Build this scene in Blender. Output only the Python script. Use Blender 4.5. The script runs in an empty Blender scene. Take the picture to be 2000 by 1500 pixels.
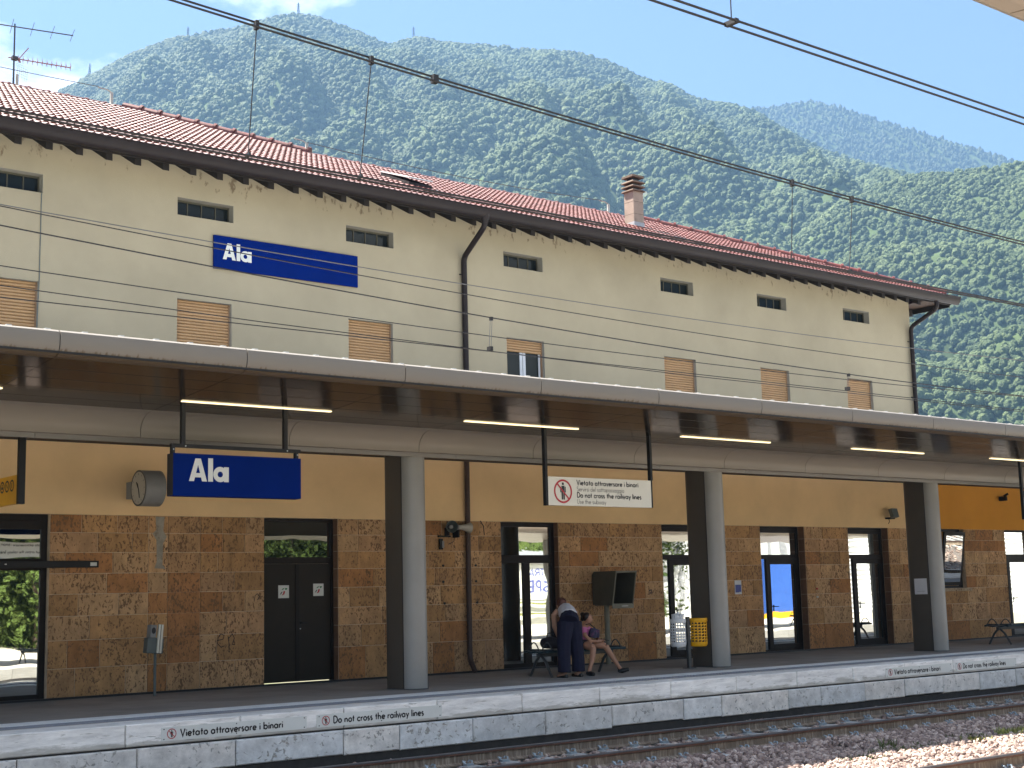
import bpy, bmesh, math, random
import numpy as np
from mathutils import Vector, Matrix, noise as mnoise

sc = bpy.context.scene
COL = sc.collection
R = math.radians
rnd = random.Random(7)

# ------------------------------------------------------------------ camera
cam = bpy.data.cameras.new("camera")
cam.sensor_width = 36.0
cam.lens = 50.32
cam.clip_start = 0.05
cam.clip_end = 20000
camo = bpy.data.objects.new("camera", cam)
COL.objects.link(camo)
_r = Vector((0.77958722, -0.62578577, -0.02521775))
_u = Vector((-0.07288914, -0.13064758, 0.98874586))
_f = Vector((0.62203773, 0.76897554, 0.14746417))
camo.matrix_world = Matrix(((_r.x, _u.x, -_f.x, 0), (_r.y, _u.y, -_f.y, 0), (_r.z, _u.z, -_f.z, 1.376), (0, 0, 0, 1)))
sc.camera = camo

# ------------------------------------------------------------------ sky, sun, exposure
SUN_EL, SUN_AZ = 58.5, -22.0            # azimuth clockwise from +Y
HAZE = 2.8e-4
world = bpy.data.worlds.new("World")
sc.world = world
world.use_nodes = True
wn, wl = world.node_tree.nodes, world.node_tree.links
wn.clear()
w_out = wn.new("ShaderNodeOutputWorld")
w_bg = wn.new("ShaderNodeBackground")
w_sky = wn.new("ShaderNodeTexSky")
w_sky.sky_type = 'NISHITA'
w_sky.sun_disc = False
w_sky.sun_elevation = R(SUN_EL)
w_sky.sun_rotation = R(SUN_AZ)
w_sky.altitude = 200
w_sky.air_density = 0.6
w_sky.dust_density = 0.3
w_sky.ozone_density = 0.6
w_bg.inputs[1].default_value = 0.05
# fair-weather clouds over the whole sky
w_tc = wn.new("ShaderNodeTexCoord")
w_sep = wn.new("ShaderNodeSeparateXYZ")
w_add = wn.new("ShaderNodeMath"); w_add.operation = 'ADD'; w_add.inputs[1].default_value = 0.32
w_dx = wn.new("ShaderNodeMath"); w_dx.operation = 'DIVIDE'
w_dy = wn.new("ShaderNodeMath"); w_dy.operation = 'DIVIDE'
w_cmb = wn.new("ShaderNodeCombineXYZ")
w_map = wn.new("ShaderNodeMapping")
w_map.inputs['Location'].default_value = (0.1, 4.0, 0)
w_n1 = wn.new("ShaderNodeTexNoise"); w_n1.inputs['Scale'].default_value = 1.25
w_n1.inputs['Detail'].default_value = 9; w_n1.inputs['Roughness'].default_value = 0.56; w_n1.inputs['Distortion'].default_value = 0.25
w_rp = wn.new("ShaderNodeValToRGB")
w_rp.color_ramp.elements[0].position = 0.50
w_rp.color_ramp.elements[1].position = 0.64
w_rp.color_ramp.elements[1].color = (0.85, 0.85, 0.85, 1)
w_mix = wn.new("ShaderNodeMix"); w_mix.data_type = 'RGBA'
w_mix.inputs['B'].default_value = (24, 23, 21.5, 1)
wl.new(w_tc.outputs['Generated'], w_sep.inputs[0])
wl.new(w_sep.outputs['Z'], w_add.inputs[0])
wl.new(w_sep.outputs['X'], w_dx.inputs[0]); wl.new(w_add.outputs[0], w_dx.inputs[1])
wl.new(w_sep.outputs['Y'], w_dy.inputs[0]); wl.new(w_add.outputs[0], w_dy.inputs[1])
wl.new(w_dx.outputs[0], w_cmb.inputs[0]); wl.new(w_dy.outputs[0], w_cmb.inputs[1])
wl.new(w_cmb.outputs[0], w_map.inputs[0]); wl.new(w_map.outputs[0], w_n1.inputs['Vector'])
wl.new(w_n1.outputs['Fac'], w_rp.inputs[0])
w_hz = wn.new("ShaderNodeMapRange"); w_hz.inputs['From Min'].default_value = 0.02; w_hz.inputs['From Max'].default_value = 0.12
wl.new(w_sep.outputs['Z'], w_hz.inputs[0])
w_cf = wn.new("ShaderNodeMath"); w_cf.operation = 'MULTIPLY'
wl.new(w_rp.outputs[0], w_cf.inputs[0]); wl.new(w_hz.outputs[0], w_cf.inputs[1])
wl.new(w_cf.outputs[0], w_mix.inputs['Factor'])
wl.new(w_sky.outputs[0], w_mix.inputs['A'])
wl.new(w_mix.outputs['Result'], w_bg.inputs[0])
wl.new(w_bg.outputs[0], w_out.inputs[0])

sun = bpy.data.lights.new("sun", 'SUN')
sun.energy = 5.0
sun.angle = R(0.55)
sun.color = (1.0, 0.94, 0.84)
suno = bpy.data.objects.new("sun", sun)
COL.objects.link(suno)
_sd = Vector((math.sin(R(SUN_AZ)) * math.cos(R(SUN_EL)), math.cos(R(SUN_AZ)) * math.cos(R(SUN_EL)), math.sin(R(SUN_EL))))
suno.rotation_euler = (-_sd).to_track_quat('-Z', 'Y').to_euler()
suno.location = (0, 40, 60)

sc.view_settings.view_transform = 'Standard'
sc.view_settings.look = 'None'
sc.view_settings.exposure = 2.75
sc.view_settings.gamma = 1.0
sc.view_settings.use_curve_mapping = False
sc.render.engine = 'CYCLES'
cy = sc.cycles
cy.use_denoising = True
cy.max_bounces = 7
cy.diffuse_bounces = 4
cy.glossy_bounces = 4
cy.transparent_max_bounces = 6
cy.volume_bounces = 0
cy.use_adaptive_sampling = True
cy.adaptive_threshold = 0.01
cy.sample_clamp_indirect = 6.0
cy.caustics_reflective = False
cy.caustics_refractive = False

# ------------------------------------------------------------------ mesh helpers
class MB:
    def __init__(s):
        s.v = []; s.f = []
    def add(s, vs, fs):
        b = len(s.v); s.v += [tuple(p) for p in vs]; s.f += [tuple(i + b for i in q) for q in fs]; return s
    def box(s, x0, x1, y0, y1, z0, z1):
        return s.add([(x0, y0, z0), (x1, y0, z0), (x1, y1, z0), (x0, y1, z0), (x0, y0, z1), (x1, y0, z1), (x1, y1, z1), (x0, y1, z1)],
                     [(0, 3, 2, 1), (4, 5, 6, 7), (0, 1, 5, 4), (1, 2, 6, 5), (2, 3, 7, 6), (3, 0, 4, 7)])
    def cbox(s, x0, x1, y0, y1, z0, z1, c=0.01):      # box whose -Y face has chamfered edges
        return s.add([(x0 + c, y0, z0 + c), (x1 - c, y0, z0 + c), (x1 - c, y0, z1 - c), (x0 + c, y0, z1 - c),
                      (x0, y0 + c, z0), (x1, y0 + c, z0), (x1, y0 + c, z1), (x0, y0 + c, z1),
                      (x0, y1, z0), (x1, y1, z0), (x1, y1, z1), (x0, y1, z1)],
                     [(0, 1, 2, 3), (0, 4, 5, 1), (1, 5, 6, 2), (2, 6, 7, 3), (3, 7, 4, 0),
                      (4, 8, 9, 5), (5, 9, 10, 6), (6, 10, 11, 7), (7, 11, 8, 4), (8, 11, 10, 9)])
    def px(s, prof, x0, x1, closed=True, caps=True):  # profile (y,z) swept along X
        n = len(prof); vs = [(x0, y, z) for y, z in prof] + [(x1, y, z) for y, z in prof]
        fs = [(i, (i + 1) % n, n + (i + 1) % n, n + i) for i in range(n if closed else n - 1)]
        if caps and closed: fs += [tuple(range(n))[::-1], tuple(range(n, 2 * n))]
        return s.add(vs, fs)
    def py(s, prof, y0, y1):                          # profile (x,z) swept along Y
        n = len(prof); vs = [(x, y0, z) for x, z in prof] + [(x, y1, z) for x, z in prof]
        fs = [(i, n + i, n + (i + 1) % n, (i + 1) % n) for i in range(n)] + [tuple(range(n)), tuple(range(n, 2 * n))[::-1]]
        return s.add(vs, fs)
    def pz(s, prof, z0, z1):                          # profile (x,y) swept along Z
        n = len(prof); vs = [(x, y, z0) for x, y in prof] + [(x, y, z1) for x, y in prof]
        fs = [(i, (i + 1) % n, n + (i + 1) % n, n + i) for i in range(n)] + [tuple(range(n))[::-1], tuple(range(n, 2 * n))]
        return s.add(vs, fs)
    def tube(s, pts, r, n=8, cap=True):
        pts = [Vector(p) for p in pts]; rr = r if isinstance(r, (list, tuple)) else [r] * len(pts)
        vs = []; fs = []; m = len(pts); up = None
        for i, p in enumerate(pts):
            d = (pts[min(i + 1, m - 1)] - pts[max(i - 1, 0)]).normalized()
            if up is None:
                up = Vector((0, 0, 1)) if abs(d.z) < .9 else Vector((1, 0, 0))
            a = d.cross(up).normalized(); b = a.cross(d).normalized(); up = b
            for k in range(n):
                t = 2 * math.pi * k / n; vs.append(p + (a * math.cos(t) + b * math.sin(t)) * rr[i])
        for i in range(m - 1):
            for k in range(n):
                k2 = (k + 1) % n; fs.append((i * n + k, i * n + k2, (i + 1) * n + k2, (i + 1) * n + k))
        if cap: fs += [tuple(range(n))[::-1], tuple(range((m - 1) * n, m * n))]
        return s.add(vs, fs)
    def cyl(s, p0, p1, r0, r1=None, n=16):
        return s.tube([p0, p1], [r0, r0 if r1 is None else r1], n)
    def disc(s, c, axis, r, n=24, r2=None):           # flat disc / ellipse, axis 'x-' faces -X, 'y-' faces -Y
        c = Vector(c); vs = []
        for k in range(n):
            t = 2 * math.pi * k / n; a, b = math.cos(t) * r, math.sin(t) * (r2 or r)
            vs.append(c + (Vector((0, -a, b)) if axis == 'x-' else Vector((a, 0, b))))
        return s.add(vs, [tuple(range(n))])
    def ring(s, c, axis, r0, r1, n=28):
        c = Vector(c); vs = []
        for k in range(n):
            t = 2 * math.pi * k / n
            for q in (r0, r1):
                a, b = math.cos(t) * q, math.sin(t) * q
                vs.append(c + (Vector((0, -a, b)) if axis == 'x-' else Vector((a, 0, b))))
        return s.add(vs, [(2 * k, 2 * k + 1, (2 * k + 3) % (2 * n), (2 * k + 2) % (2 * n)) for k in range(n)])
    def xf(s, M):
        s.v = [tuple(M @ Vector(p)) for p in s.v]; return s
    def mesh(s, name):
        me = bpy.data.meshes.new(name); me.from_pydata(s.v, [], s.f); me.validate(); me.update(); return me
    def build(s, name, m, parent=None, smooth=False, bevel=0, angle=40):
        return mkobj(name, s.mesh(name), m, parent, smooth, bevel, angle)

def mkobj(name, me, m, parent=None, smooth=False, bevel=0, angle=40):
    if m is not None and len(me.materials) == 0: me.materials.append(m)
    o = bpy.data.objects.new(name, me); COL.objects.link(o)
    if parent is not None: adopt(o, parent)
    if smooth:
        if hasattr(me, 'set_sharp_from_angle'):
            me.polygons.foreach_set('use_smooth', [True] * len(me.polygons)); me.set_sharp_from_angle(angle=R(angle))
    if bevel:
        b = o.modifiers.new('bevel', 'BEVEL'); b.width = bevel; b.segments = 2; b.limit_method = 'ANGLE'
    return o
ORIG = {}
def adopt(o, parent):                                 # child meshes are written in world coordinates
    o.parent = parent
    o.matrix_parent_inverse = Matrix.Translation(-Vector(ORIG.get(parent.name, (0, 0, 0))))
def tag(o, label=None, cat=None, group=None, kind=None):
    if label: o['label'] = label
    if cat: o['category'] = cat
    if group: o['group'] = group
    if kind: o['kind'] = kind
    return o
def thing(name, loc, label=None, cat=None, group=None, kind=None):
    o = bpy.data.objects.new(name, None); o.empty_display_size = .2; COL.objects.link(o)
    o.location = loc; ORIG[o.name] = tuple(loc)
    return tag(o, label, cat, group, kind)
def copy_thing(root, delta, label=None):
    r = root.copy(); COL.objects.link(r); r.location = Vector(root.location) + Vector(delta)
    if label: r['label'] = label
    def rec(src, dst):
        for ch in [c for c in bpy.data.objects if c.parent == src]:
            c = ch.copy(); COL.objects.link(c); c.parent = dst; c.matrix_parent_inverse = ch.matrix_parent_inverse.copy()
            rec(ch, c)
    rec(root, r)
    return r

# ------------------------------------------------------------------ material helpers
def nodes_of(name):
    m = bpy.data.materials.new(name); m.use_nodes = True
    nt = m.node_tree; b = nt.nodes.get('Principled BSDF')
    return m, nt, b
def pm(name, col, rough=.7, var=.12, scale=3.0, bump=0.0, bscale=40.0, metal=0.0, spec=.4, dark=None, dscale=2.0, dlo=.55, dhi=.7, stretch=(1, 1, 1), coat=0):
    """painted / mineral surface: base colour with soft variation, optional patches of a second colour, fine bump"""
    m, nt, b = nodes_of(name); N, L = nt.nodes, nt.links
    g = N.new('ShaderNodeNewGeometry')
    mp = N.new('ShaderNodeMapping'); mp.inputs['Scale'].default_value = stretch
    L.new(g.outputs['Position'], mp.inputs[0])
    n = N.new('ShaderNodeTexNoise'); n.inputs['Scale'].default_value = scale; n.inputs['Detail'].default_value = 6; n.inputs['Roughness'].default_value = .6
    L.new(mp.outputs[0], n.inputs['Vector'])
    r = N.new('ShaderNodeMapRange'); r.inputs['From Min'].default_value = .3; r.inputs['From Max'].default_value = .7
    r.inputs['To Min'].default_value = 1 - var; r.inputs['To Max'].default_value = 1 + var
    L.new(n.outputs['Fac'], r.inputs[0])
    mul = N.new('ShaderNodeVectorMath'); mul.operation = 'SCALE'; mul.inputs[0].default_value = col[:3]
    L.new(r.outputs[0], mul.inputs['Scale'])
    out = mul.outputs[0]
    if dark is not None:
        n2 = N.new('ShaderNodeTexNoise'); n2.inputs['Scale'].default_value = dscale; n2.inputs['Detail'].default_value = 8; n2.inputs['Roughness'].default_value = .65
        L.new(mp.outputs[0], n2.inputs['Vector'])
        r2 = N.new('ShaderNodeMapRange'); r2.inputs['From Min'].default_value = dlo; r2.inputs['From Max'].default_value = dhi
        L.new(n2.outputs['Fac'], r2.inputs[0])
        mx = N.new('ShaderNodeMix'); mx.data_type = 'RGBA'; mx.inputs['B'].default_value = (*dark[:3], 1)
        L.new(r2.outputs[0], mx.inputs['Factor']); L.new(out, mx.inputs['A']); out = mx.outputs['Result']
    L.new(out, b.inputs['Base Color'])
    b.inputs['Roughness'].default_value = rough; b.inputs['Metallic'].default_value = metal
    b.inputs['Specular IOR Level'].default_value = spec
    if coat: b.inputs['Coat Weight'].default_value = coat
    if bump:
        n3 = N.new('ShaderNodeTexNoise'); n3.inputs['Scale'].default_value = bscale; n3.inputs['Detail'].default_value = 5
        L.new(mp.outputs[0], n3.inputs['Vector'])
        bp = N.new('ShaderNodeBump'); bp.inputs['Strength'].default_value = bump; bp.inputs['Distance'].default_value = .02
        L.new(n3.outputs['Fac'], bp.inputs['Height']); L.new(bp.outputs[0], b.inputs['Normal'])
    return m
def emit(name, col, s):
    m, nt, b = nodes_of(name)
    b.inputs['Base Color'].default_value = (*col, 1); b.inputs['Emission Color'].default_value = (*col, 1); b.inputs['Emission Strength'].default_value = s
    return m
M = {}
M['frame'] = pm('door_frame_bronze', (.012, .008, .006), .5, .2, 6, 0, 40, 0, .2)
M['door_panel'] = pm('bronze_door_panel', (.022, .017, .011), .55, .12, 3, 0, 40, 0, .2)
M['gutter'] = pm('brown_gutter', (.014, .009, .009), .5, .15, 4, 0, 40, 0, .25)
M['timber'] = pm('dark_rafter_wood', (.012, .008, .006), .8, .3, 6, .3, 60)
M['soffit_wood'] = pm('eaves_board_wood', (.05, .026, .014), .8, .25, 6)
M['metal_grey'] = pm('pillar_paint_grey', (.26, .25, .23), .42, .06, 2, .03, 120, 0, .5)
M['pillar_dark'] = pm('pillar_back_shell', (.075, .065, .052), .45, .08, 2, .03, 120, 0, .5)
M['black'] = pm('black_steel', (.006, .006, .006), .6, .2, 8)
M['white'] = pm('white_sign', (.62, .63, .59), .45, .04, 2)
M['offwhite'] = pm('cream_sign', (.66, .64, .55), .45, .04, 2)
M['blue'] = pm('station_blue', (.001, .013, .13), .7, .08, 2, 0, 40, 0, .03)
M['ink'] = pm('black_print', (.012, .012, .014), .5, .1, 5)
M['red'] = pm('red_print', (.42, .025, .035), .5, .1, 5)
M['green'] = pm('green_print', (.02, .16, .05), .5, .1, 5)
M['yellow'] = pm('yellow_sign', (.72, .36, .01), .5, .08, 3)
M['binyellow'] = pm('yellow_plastic', (.75, .38, .01), .42, .08, 6)
M['binwhite'] = pm('white_plastic', (.66, .68, .70), .5, .08, 6)
M['steel'] = pm('galvanised_steel', (.42, .44, .46), .4, .15, 12, 0, 40, .7)
M['copper'] = pm('copper_wire', (.010, .008, .008), .5, .2, 3)
M['wiregrey'] = pm('grey_wire', (.10, .10, .10), .5, .2, 3)
M['benchblue'] = pm('bench_dark_blue_metal', (.025, .05, .062), .4, .15, 8)
M['darkmetal'] = pm('dark_grey_metal', (.05, .055, .058), .45, .15, 8)
M['olive'] = pm('olive_metal', (.075, .068, .045), .55, .12, 5)
M['olive_light'] = pm('olive_metal_rim', (.17, .16, .115), .5, .12, 5)
M['greygreen'] = pm('grey_green_metal', (.10, .12, .115), .5, .12, 5)
M['grey'] = pm('grey_paint', (.22, .22, .215), .5, .08, 4)
M['clock_face'] = pm('clock_face', (.42, .40, .35), .4, .05, 3)
M['paper'] = pm('paper', (.62, .63, .66), .7, .05, 5)
M['posterblue'] = pm('poster_blue', (.07, .09, .30), .6, .05, 5)
M['lamp'] = emit('lamp_diffuser', (1.0, .80, .46), .30)
M['reveal'] = pm('grey_reveal', (.30, .28, .235), .8, .1, 5)
M['pvc'] = pm('white_window_frame', (.52, .54, .58), .45, .05, 5)
M['beige_shutter'] = pm('beige_shutter', (.40, .245, .12), .55, .08, 3)
M['beige_shutter_box'] = pm('shutter_guide', (.26, .16, .09), .6, .08, 3)

def plaster(name, base, spots):
    m, nt, b = nodes_of(name); N, L = nt.nodes, nt.links
    g = N.new('ShaderNodeNewGeometry')
    n = N.new('ShaderNodeTexNoise'); n.inputs['Scale'].default_value = .7; n.inputs['Detail'].default_value = 7; n.inputs['Roughness'].default_value = .62
    L.new(g.outputs['Position'], n.inputs['Vector'])
    r = N.new('ShaderNodeMapRange'); r.inputs['From Min'].default_value = .3; r.inputs['From Max'].default_value = .7; r.inputs['To Min'].default_value = .90; r.inputs['To Max'].default_value = 1.08
    L.new(n.outputs['Fac'], r.inputs[0])
    mul = N.new('ShaderNodeVectorMath'); mul.operation = 'SCALE'; mul.inputs[0].default_value = base; L.new(r.outputs[0], mul.inputs['Scale'])
    out = mul.outputs[0]
    if spots:       # mould blotches that cluster in the top half metre, and rain streaks
        mp = N.new('ShaderNodeMapping'); mp.inputs['Scale'].default_value = (1, 1, .5); L.new(g.outputs['Position'], mp.inputs[0])
        a = N.new('ShaderNodeTexNoise'); a.inputs['Scale'].default_value = 9.5; a.inputs['Detail'].default_value = 4; a.inputs['Roughness'].default_value = .6
        L.new(mp.outputs[0], a.inputs['Vector'])
        c = N.new('ShaderNodeTexNoise'); c.inputs['Scale'].default_value = 1.3; c.inputs['Detail'].default_value = 2; L.new(g.outputs['Position'], c.inputs['Vector'])
        sp = N.new('ShaderNodeSeparateXYZ'); L.new(g.outputs['Position'], sp.inputs[0])
        z = N.new('ShaderNodeMapRange'); z.inputs['From Min'].default_value = 8.15; z.inputs['From Max'].default_value = 8.62; z.inputs['To Min'].default_value = -.26; z.inputs['To Max'].default_value = .055
        L.new(sp.outputs['Z'], z.inputs[0])
        s1 = N.new('ShaderNodeMath'); s1.operation = 'ADD'; L.new(a.outputs['Fac'], s1.inputs[0]); L.new(z.outputs[0], s1.inputs[1])
        s2 = N.new('ShaderNodeMath'); s2.operation = 'MULTIPLY_ADD'; s2.inputs[1].default_value = .35; L.new(c.outputs['Fac'], s2.inputs[0]); L.new(s1.outputs[0], s2.inputs[2])
        t = N.new('ShaderNodeMapRange'); t.inputs['From Min'].default_value = .80; t.inputs['From Max'].default_value = .90; L.new(s2.outputs[0], t.inputs[0])
        mx = N.new('ShaderNodeMix'); mx.data_type = 'RGBA'; mx.inputs['B'].default_value = (.13, .095, .06, 1)
        t2 = N.new('ShaderNodeMath'); t2.operation = 'MULTIPLY'; t2.inputs[1].default_value = .8; L.new(t.outputs[0], t2.inputs[0])
        L.new(t2.outputs[0], mx.inputs['Factor']); L.new(out, mx.inputs['A']); out = mx.outputs['Result']
    L.new(out, b.inputs['Base Color']); b.inputs['Roughness'].default_value = .9; b.inputs['Specular IOR Level'].default_value = .15
    n3 = N.new('ShaderNodeTexNoise'); n3.inputs['Scale'].default_value = 55; n3.inputs['Detail'].default_value = 4; L.new(g.outputs['Position'], n3.inputs['Vector'])
    bp = N.new('ShaderNodeBump'); bp.inputs['Strength'].default_value = .12; bp.inputs['Distance'].default_value = .02
    L.new(n3.outputs['Fac'], bp.inputs['Height']); L.new(bp.outputs[0], b.inputs['Normal'])
    return m
M['plaster'] = plaster('cream_plaster', (.355, .31, .22), True)
M['plaster_low'] = plaster('ochre_plaster', (.80, .565, .305), False)
M['plaster_orange'] = plaster('orange_plaster', (.66, .30, .045), False)

def travertine(name, use_obj=True, base=(.3, .2, .12), pit=(.20, .115, .058), pit_amt=.55, pscale=34, streak=(1, 1, .55)):
    m, nt, b = nodes_of(name); N, L = nt.nodes, nt.links
    g = N.new('ShaderNodeNewGeometry'); oi = N.new('ShaderNodeObjectInfo')
    off = N.new('ShaderNodeVectorMath'); off.operation = 'MULTIPLY_ADD'; off.inputs[1].default_value = (1, 1, 1)
    cx = N.new('ShaderNodeCombineXYZ'); mu = N.new('ShaderNodeMath'); mu.operation = 'MULTIPLY'; mu.inputs[1].default_value = 43
    L.new(oi.outputs['Random'], mu.inputs[0]); L.new(mu.outputs[0], cx.inputs[0]); L.new(mu.outputs[0], cx.inputs[2])
    L.new(g.outputs['Position'], off.inputs[0]); L.new(cx.outputs[0], off.inputs[2])
    mp = N.new('ShaderNodeMapping'); mp.inputs['Scale'].default_value = streak; L.new(off.outputs[0], mp.inputs[0])
    n = N.new('ShaderNodeTexNoise'); n.inputs['Scale'].default_value = 5; n.inputs['Detail'].default_value = 8; n.inputs['Roughness'].default_value = .7; L.new(mp.outputs[0], n.inputs['Vector'])
    r = N.new('ShaderNodeMapRange'); r.inputs['From Min'].default_value = .3; r.inputs['From Max'].default_value = .7; r.inputs['To Min'].default_value = .72; r.inputs['To Max'].default_value = 1.25; L.new(n.outputs['Fac'], r.inputs[0])
    mul = N.new('ShaderNodeVectorMath'); mul.operation = 'SCALE'; L.new(r.outputs[0], mul.inputs['Scale'])
    if use_obj: L.new(oi.outputs['Color'], mul.inputs[0])
    else: mul.inputs[0].default_value = base
    p = N.new('ShaderNodeTexNoise'); p.inputs['Scale'].default_value = pscale; p.inputs['Detail'].default_value = 3; p.inputs['Roughness'].default_value = .55; p.inputs['Distortion'].default_value = .6; L.new(mp.outputs[0], p.inputs['Vector'])
    p2 = N.new('ShaderNodeTexNoise'); p2.inputs['Scale'].default_value = 2.2; p2.inputs['Detail'].default_value = 2; L.new(mp.outputs[0], p2.inputs['Vector'])
    pa = N.new('ShaderNodeMath'); pa.operation = 'MULTIPLY_ADD'; pa.inputs[1].default_value = .3; L.new(p2.outputs['Fac'], pa.inputs[0]); L.new(p.outputs['Fac'], pa.inputs[2])
    t = N.new('ShaderNodeMapRange'); t.inputs['From Min'].default_value = pit_amt + .15; t.inputs['From Max'].default_value = pit_amt + .22; L.new(pa.outputs[0], t.inputs[0])
    mx = N.new('ShaderNodeMix'); mx.data_type = 'RGBA'; mx.inputs['B'].default_value = (*pit, 1)
    L.new(t.outputs[0], mx.inputs['Factor']); L.new(mul.outputs[0], mx.inputs['A']); L.new(mx.outputs['Result'], b.inputs['Base Color'])
    inv = N.new('ShaderNodeMath'); inv.operation = 'SUBTRACT'; inv.inputs[0].default_value = 1; L.new(t.outputs[0], inv.inputs[1])
    hs = N.new('ShaderNodeMath'); hs.operation = 'MULTIPLY_ADD'; hs.inputs[1].default_value = .25; L.new(n.outputs['Fac'], hs.inputs[0]); L.new(inv.outputs[0], hs.inputs[2])
    bp = N.new('ShaderNodeBump'); bp.inputs['Strength'].default_value = .6; bp.inputs['Distance'].default_value = .012
    L.new(hs.outputs[0], bp.inputs['Height']); L.new(bp.outputs[0], b.inputs['Normal'])
    b.inputs['Roughness'].default_value = .8; b.inputs['Specular IOR Level'].default_value = .25
    return m
M['stone'] = travertine('brown_travertine')
M['marble'] = travertine('grey_marble', True, pit=(.34, .33, .30), pit_amt=.61, pscale=15, streak=(1, 1, 1.1))
def coping_mat():
    m = travertine('white_marble_coping', True, pit=(.55, .53, .48), pit_amt=.62, pscale=14, streak=(.35, 1, 2.2))
    nt = m.node_tree; N, L = nt.nodes, nt.links; b = N['Principled BSDF']
    src = b.inputs['Base Color'].links[0].from_socket       # grime band washed up along the lower edge of the blocks
    g = N.new('ShaderNodeNewGeometry'); sp = N.new('ShaderNodeSeparateXYZ'); L.new(g.outputs['Position'], sp.inputs[0])
    n = N.new('ShaderNodeTexNoise'); n.inputs['Scale'].default_value = 3; n.inputs['Detail'].default_value = 7; n.inputs['Roughness'].default_value = .7
    mp = N.new('ShaderNodeMapping'); mp.inputs['Scale'].default_value = (.6, 1, 3); L.new(g.outputs['Position'], mp.inputs[0]); L.new(mp.outputs[0], n.inputs['Vector'])
    a = N.new('ShaderNodeMath'); a.operation = 'MULTIPLY_ADD'; a.inputs[1].default_value = .32; L.new(n.outputs['Fac'], a.inputs[0]); L.new(sp.outputs['Z'], a.inputs[2])
    r = N.new('ShaderNodeMapRange'); r.inputs['From Min'].default_value = -.07; r.inputs['From Max'].default_value = -.02; r.inputs['To Min'].default_value = .6; r.inputs['To Max'].default_value = 0; L.new(a.outputs[0], r.inputs[0])
    mx = N.new('ShaderNodeMix'); mx.data_type = 'RGBA'; mx.inputs['B'].default_value = (.27, .25, .2, 1)
    L.new(r.outputs[0], mx.inputs['Factor']); L.new(src, mx.inputs['A']); L.new(mx.outputs['Result'], b.inputs['Base Color'])
    return m
M['coping'] = coping_mat()
M['mortar'] = pm('mortar', (.60, .46, .32), .9, .2, 8, .3, 50)

def glass_mat(name, refl=.5, wav=.015, ws=1.3, mx_=.95):
    """solar-control glazing: a dark pane with a strong mirror coating and slight waviness"""
    m = bpy.data.materials.new(name); m.use_nodes = True; nt = m.node_tree; N, L = nt.nodes, nt.links; N.clear()
    o = N.new('ShaderNodeOutputMaterial'); mx = N.new('ShaderNodeMixShader'); d = N.new('ShaderNodeBsdfDiffuse'); gl = N.new('ShaderNodeBsdfGlossy')
    d.inputs[0].default_value = (.012, .016, .017, 1); gl.inputs[0].default_value = (.92, .95, .93, 1); gl.inputs['Roughness'].default_value = .012
    fr = N.new('ShaderNodeFresnel'); fr.inputs[0].default_value = 1.45
    mr = N.new('ShaderNodeMapRange'); mr.inputs['From Min'].default_value = .03; mr.inputs['From Max'].default_value = .6; mr.inputs['To Min'].default_value = refl; mr.inputs['To Max'].default_value = mx_
    L.new(fr.outputs[0], mr.inputs[0]); L.new(mr.outputs[0], mx.inputs[0])
    g = N.new('ShaderNodeNewGeometry'); n = N.new('ShaderNodeTexNoise'); n.inputs['Scale'].default_value = ws; n.inputs['Detail'].default_value = 1; L.new(g.outputs['Position'], n.inputs['Vector'])
    bp = N.new('ShaderNodeBump'); bp.inputs['Strength'].default_value = 1; bp.inputs['Distance'].default_value = wav; L.new(n.outputs['Fac'], bp.inputs['Height']); L.new(bp.outputs[0], gl.inputs['Normal'])
    L.new(d.outputs[0], mx.inputs[1]); L.new(gl.outputs[0], mx.inputs[2]); L.new(mx.outputs[0], o.inputs[0])
    return m
M['glass'] = glass_mat('coated_door_glass', .55, .0016)
M['glass_mid'] = glass_mat('transom_glass', .22, .002, 1.3, .6)
M['glass_dark'] = glass_mat('attic_glass', .012, .002, 1.3, .12)

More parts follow.
